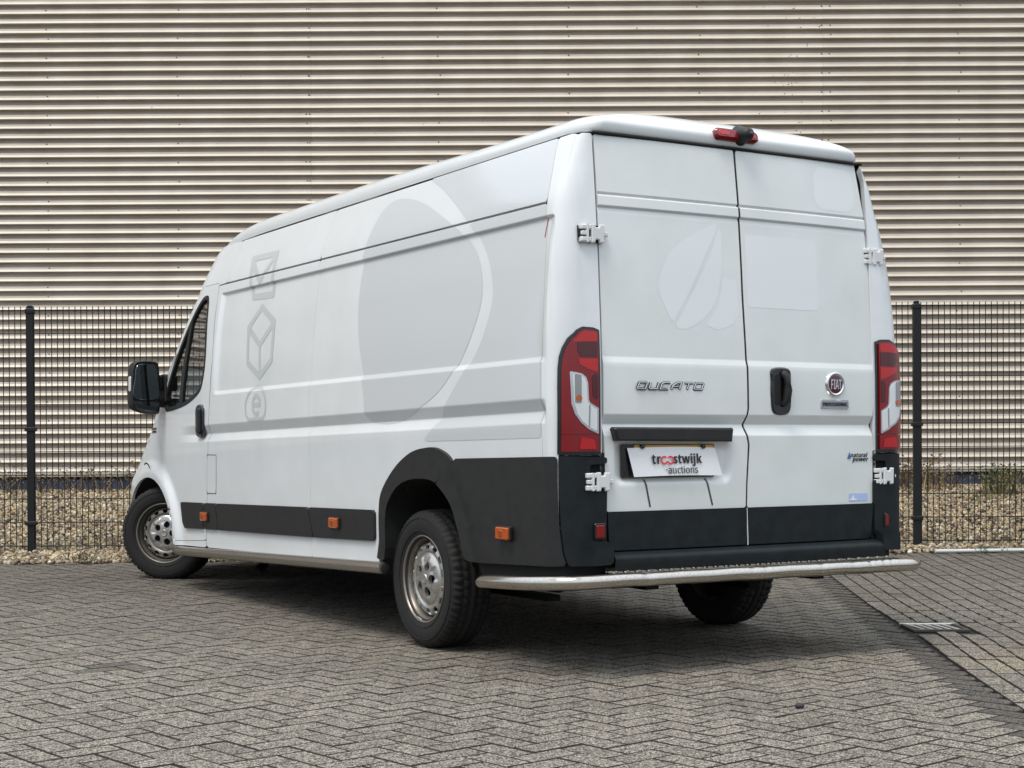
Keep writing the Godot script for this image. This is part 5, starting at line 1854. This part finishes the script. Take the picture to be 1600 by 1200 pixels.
func mirror() -> void:
	var m := Node3D.new()
	put(van, m, "door_mirror")
	var hb := REAR_BASIS * Basis(Vector3.UP, 0.10)
	m.transform = Transform3D(hb, Vector3(3.74, 1.395, -1.150))
	# housing: outline narrowing forward (behind the glass)
	var outl := spline(V2([-0.085, 0.150, -0.05, 0.178, 0.055, 0.180, 0.088, 0.160, 0.098, 0.05, 0.098, -0.14, 0.07, -0.172, -0.02, -0.165, -0.085, -0.135, -0.098, -0.07, -0.096, 0.06]), true, 5)
	var st := SurfaceTool.new()
	st.begin(Mesh.PRIMITIVE_TRIANGLES)
	var rings := [[1.0, 0.012], [1.035, 0.0], [1.05, -0.03], [1.0, -0.085], [0.80, -0.13], [0.4, -0.155], [0.0, -0.16]]
	for k in rings.size() - 1:
		for j in outl.size():
			var a := outl[j]
			var b := outl[(j + 1) % outl.size()]
			var p: Array = rings[k]
			var q: Array = rings[k + 1]
			quad(st, Vector3(a.x * p[0], a.y * p[0], p[1]), Vector3(b.x * p[0], b.y * p[0], p[1]), Vector3(b.x * q[0], b.y * q[0], q[1]), Vector3(a.x * q[0], a.y * q[0], q[1]))
	st.index()
	st.generate_normals()
	part(m, "housing", st.commit(), M.plastic)
	part(m, "rim", slab(outl, 0.010, 0.002, 0.0), M.gloss_black)
	part(m, "mirror_glass", slab(inset(spline(V2([-0.078, 0.140, -0.045, 0.168, 0.05, 0.170, 0.082, 0.150, 0.090, 0.05, 0.090, -0.075, -0.090, -0.070, -0.088, 0.06]), true, 4), 0.006), 0.013, 0.001, 0.009), M.mirror_glass)
	part(m, "wide_angle_glass", slab(inset(spline(V2([-0.088, -0.090, 0.088, -0.095, 0.088, -0.13, 0.062, -0.160, -0.02, -0.153, -0.076, -0.126]), true, 4), 0.004), 0.013, 0.001, 0.009), M.mirror_glass)
	part(m, "indicator", slab(rounded_rect(-0.018, -0.045, 0.018, 0.060, 0.012), 0.012, 0.004), M.clear_lens, Transform3D(Basis(Vector3(0, 0, 1), Vector3(0, 1, 0), Vector3(-1, 0, 0)), Vector3(-0.094, 0.02, -0.03)))
	# arm and sail piece on the door
	part(m, "arm", slab(rounded_rect(-0.07, -0.055, 0.12, 0.055, 0.02), 0.03, 0.01, -0.04), M.plastic, at(0.135, 0.04, -0.06))
	part(m, "arm_foot", slab(rounded_rect(-0.05, -0.09, 0.05, 0.11, 0.02), 0.02, 0.006, -0.03), M.plastic, Transform3D(Basis(Vector3(0, 0, 1), Vector3(0, 1, 0), Vector3(-1, 0, 0)), Vector3(0.155, -0.01, -0.03)))
	part(m, "arm", slab(rounded_rect(-0.05, -0.03, 0.09, 0.03, 0.02), 0.025, 0.008, -0.03), M.plastic, at(0.115, -0.10, -0.04))

func wheel(_f: bool) -> Node3D:
	# axle along z, outer face towards -z
	var o := Node3D.new()
	var R := 0.338
	var prof := V2([0.196, -0.088, 0.206, -0.094, 0.222, -0.104, 0.255, -0.112, 0.285, -0.111, 0.306, -0.106, 0.318, -0.101, 0.327, -0.094, 0.333, -0.082, 0.336, -0.066, 0.3365, -0.058, 0.3365, -0.050, 0.337, -0.030, 0.337, -0.018, 0.337, -0.010, 0.338, 0.0, 0.337, 0.010, 0.337, 0.018, 0.337, 0.030, 0.3365, 0.050, 0.3365, 0.058, 0.336, 0.066, 0.333, 0.082, 0.327, 0.094, 0.306, 0.106, 0.26, 0.110, 0.20, 0.09])
	var tread := func(s: int, k: int) -> float:
		if k == 10 or k == 13 or k == 17 or k == 20: return -0.009
		if k >= 7 and k <= 9 or k >= 21 and k <= 23: return -0.009 if s % 4 < 2 and s % 8 != 5 else 0.0
		if k == 6 or k == 24: return -0.005 if s % 4 < 2 else 0.0
		if k >= 11 and k <= 12 or k >= 18 and k <= 19: return -0.009 if s % 5 == 3 else 0.0
		if k == 3: return 0.0015 if s % 40 < 22 else 0.0
		return 0.0
	part(o, "tyre", lathe(prof, 240, tread), M.tyre)
	# raised rings on the sidewall
	for r in [[0.235, -0.1085], [0.296, -0.110]]:
		var c := PackedVector3Array()
		for k in 73: c.append(Vector3(cos(TAU * k / 72.0) * r[0], sin(TAU * k / 72.0) * r[0], r[1]))
		part(o, "sidewall_ring", tube(c, 0.0022, 5, false), M.tyre)
	part(o, "rim", smooth_lathe(V2([0.214, -0.088, 0.216, -0.097, 0.211, -0.102, 0.205, -0.098, 0.203, -0.086, 0.196, -0.078, 0.190, -0.060, 0.186, -0.02, 0.180, 0.06, 0.20, 0.09]), 72), M.rim)
	var rust := smooth_lathe(V2([0.2035, -0.0885, 0.1975, -0.0805, 0.1935, -0.0705]), 72)
	part(o, "rim_rust_band", rust, M.rim_rust)
	# disc with a ring of holes
	var g := Grid.new()
	var rs := [0.118, 0.125, 0.130, 0.135, 0.140, 0.144, 0.148, 0.152, 0.156, 0.160, 0.164, 0.168, 0.172, 0.177, 0.182, 0.187, 0.190]
	var zz := [-0.062, -0.066, -0.070, -0.073, -0.0745, -0.075, -0.075, -0.0745, -0.0735, -0.072, -0.070, -0.067, -0.063, -0.056, -0.046, -0.034, -0.028]
	g.R = rs.size()
	g.C = 197
	for r in g.R:
		for c in g.C:
			var a := TAU * c / 196.0
			g.P.append(Vector3(cos(a) * rs[r], sin(a) * rs[r], zz[r]))
			g.A.append(a)
			g.B.append(rs[r])
			g.Q.append(a)
	g.normals(true)
	if g.N[100].z > 0:
		for k in g.N.size(): g.N[k] = -g.N[k]
	var holes := func(q: Vector2) -> float:
		var pitch := TAU / 14.0
		var a := fposmod(q.x, pitch) - pitch * 0.5
		var d := Vector2(a * q.y, (q.y - 0.160) * 1.15).length() - 0.0195
		return -d
	part(o, "rim_disc", cut(g, holes, Rect2(-1, 0, 9, 1), 0.0, 0.012), M.hubcap)
	# hub cap with five wheel-nut openings
	var h := Grid.new()
	var hr := [0.022, 0.026, 0.030, 0.036, 0.040, 0.044, 0.048, 0.052, 0.056, 0.060, 0.064, 0.068, 0.072, 0.076, 0.080, 0.084, 0.090, 0.098, 0.106, 0.114, 0.121, 0.126, 0.130, 0.131]
	h.R = hr.size()
	h.C = 181
	for r in h.R:
		for c in h.C:
			var a := TAU * c / 180.0
			var rr: float = hr[r]
			var z := -0.092 + 0.004 * smooth(0.03, 0.09, rr) + 0.022 * pow(smooth(0.09, 0.135, rr), 1.6)
			var pitch := TAU / 5.0
			var da := absf(fposmod(a + 0.31, pitch) - pitch * 0.5) / (pitch * 0.5)
			z += 0.007 * smooth(0.055, 0.085, rr) * (1.0 - smooth(0.105, 0.118, rr)) * smooth(0.35, 0.6, 1.0 - da)
			h.P.append(Vector3(cos(a) * rr, sin(a) * rr, z))
			h.A.append(a)
			h.B.append(rr)
			h.Q.append(a)
	h.normals(true)
	if h.N[100].z > 0:
		for k in h.N.size(): h.N[k] = -h.N[k]
	var nuts := func(q: Vector2) -> float:
		var pitch := TAU / 5.0
		var a := fposmod(q.x, pitch) - pitch * 0.5
		var d := Vector2(q.y * cos(a) - 0.064, q.y * sin(a)).length() - 0.0235
		return -d
	part(o, "hub_cap", cut(h, nuts, Rect2(-1, 0, 9, 1), 0.0, 0.02), M.hubcap)
	part(o, "cap_centre", smooth_lathe(V2([0.0, -0.094, 0.016, -0.094, 0.020, -0.097, 0.025, -0.095, 0.027, -0.088]), 28), M.hubcap)
	part(o, "brake_drum", smooth_lathe(V2([0.0, -0.058, 0.11, -0.056, 0.118, -0.03, 0.185, -0.02, 0.186, 0.05]), 40), M.underbody)
	part(o, "balance_weight", box_mesh(Vector3(0.045, 0.010, 0.012), 0.003), M.cast_bright, at(0.05, -0.199, -0.094, Basis(Vector3.BACK, 0.25)))
	return o
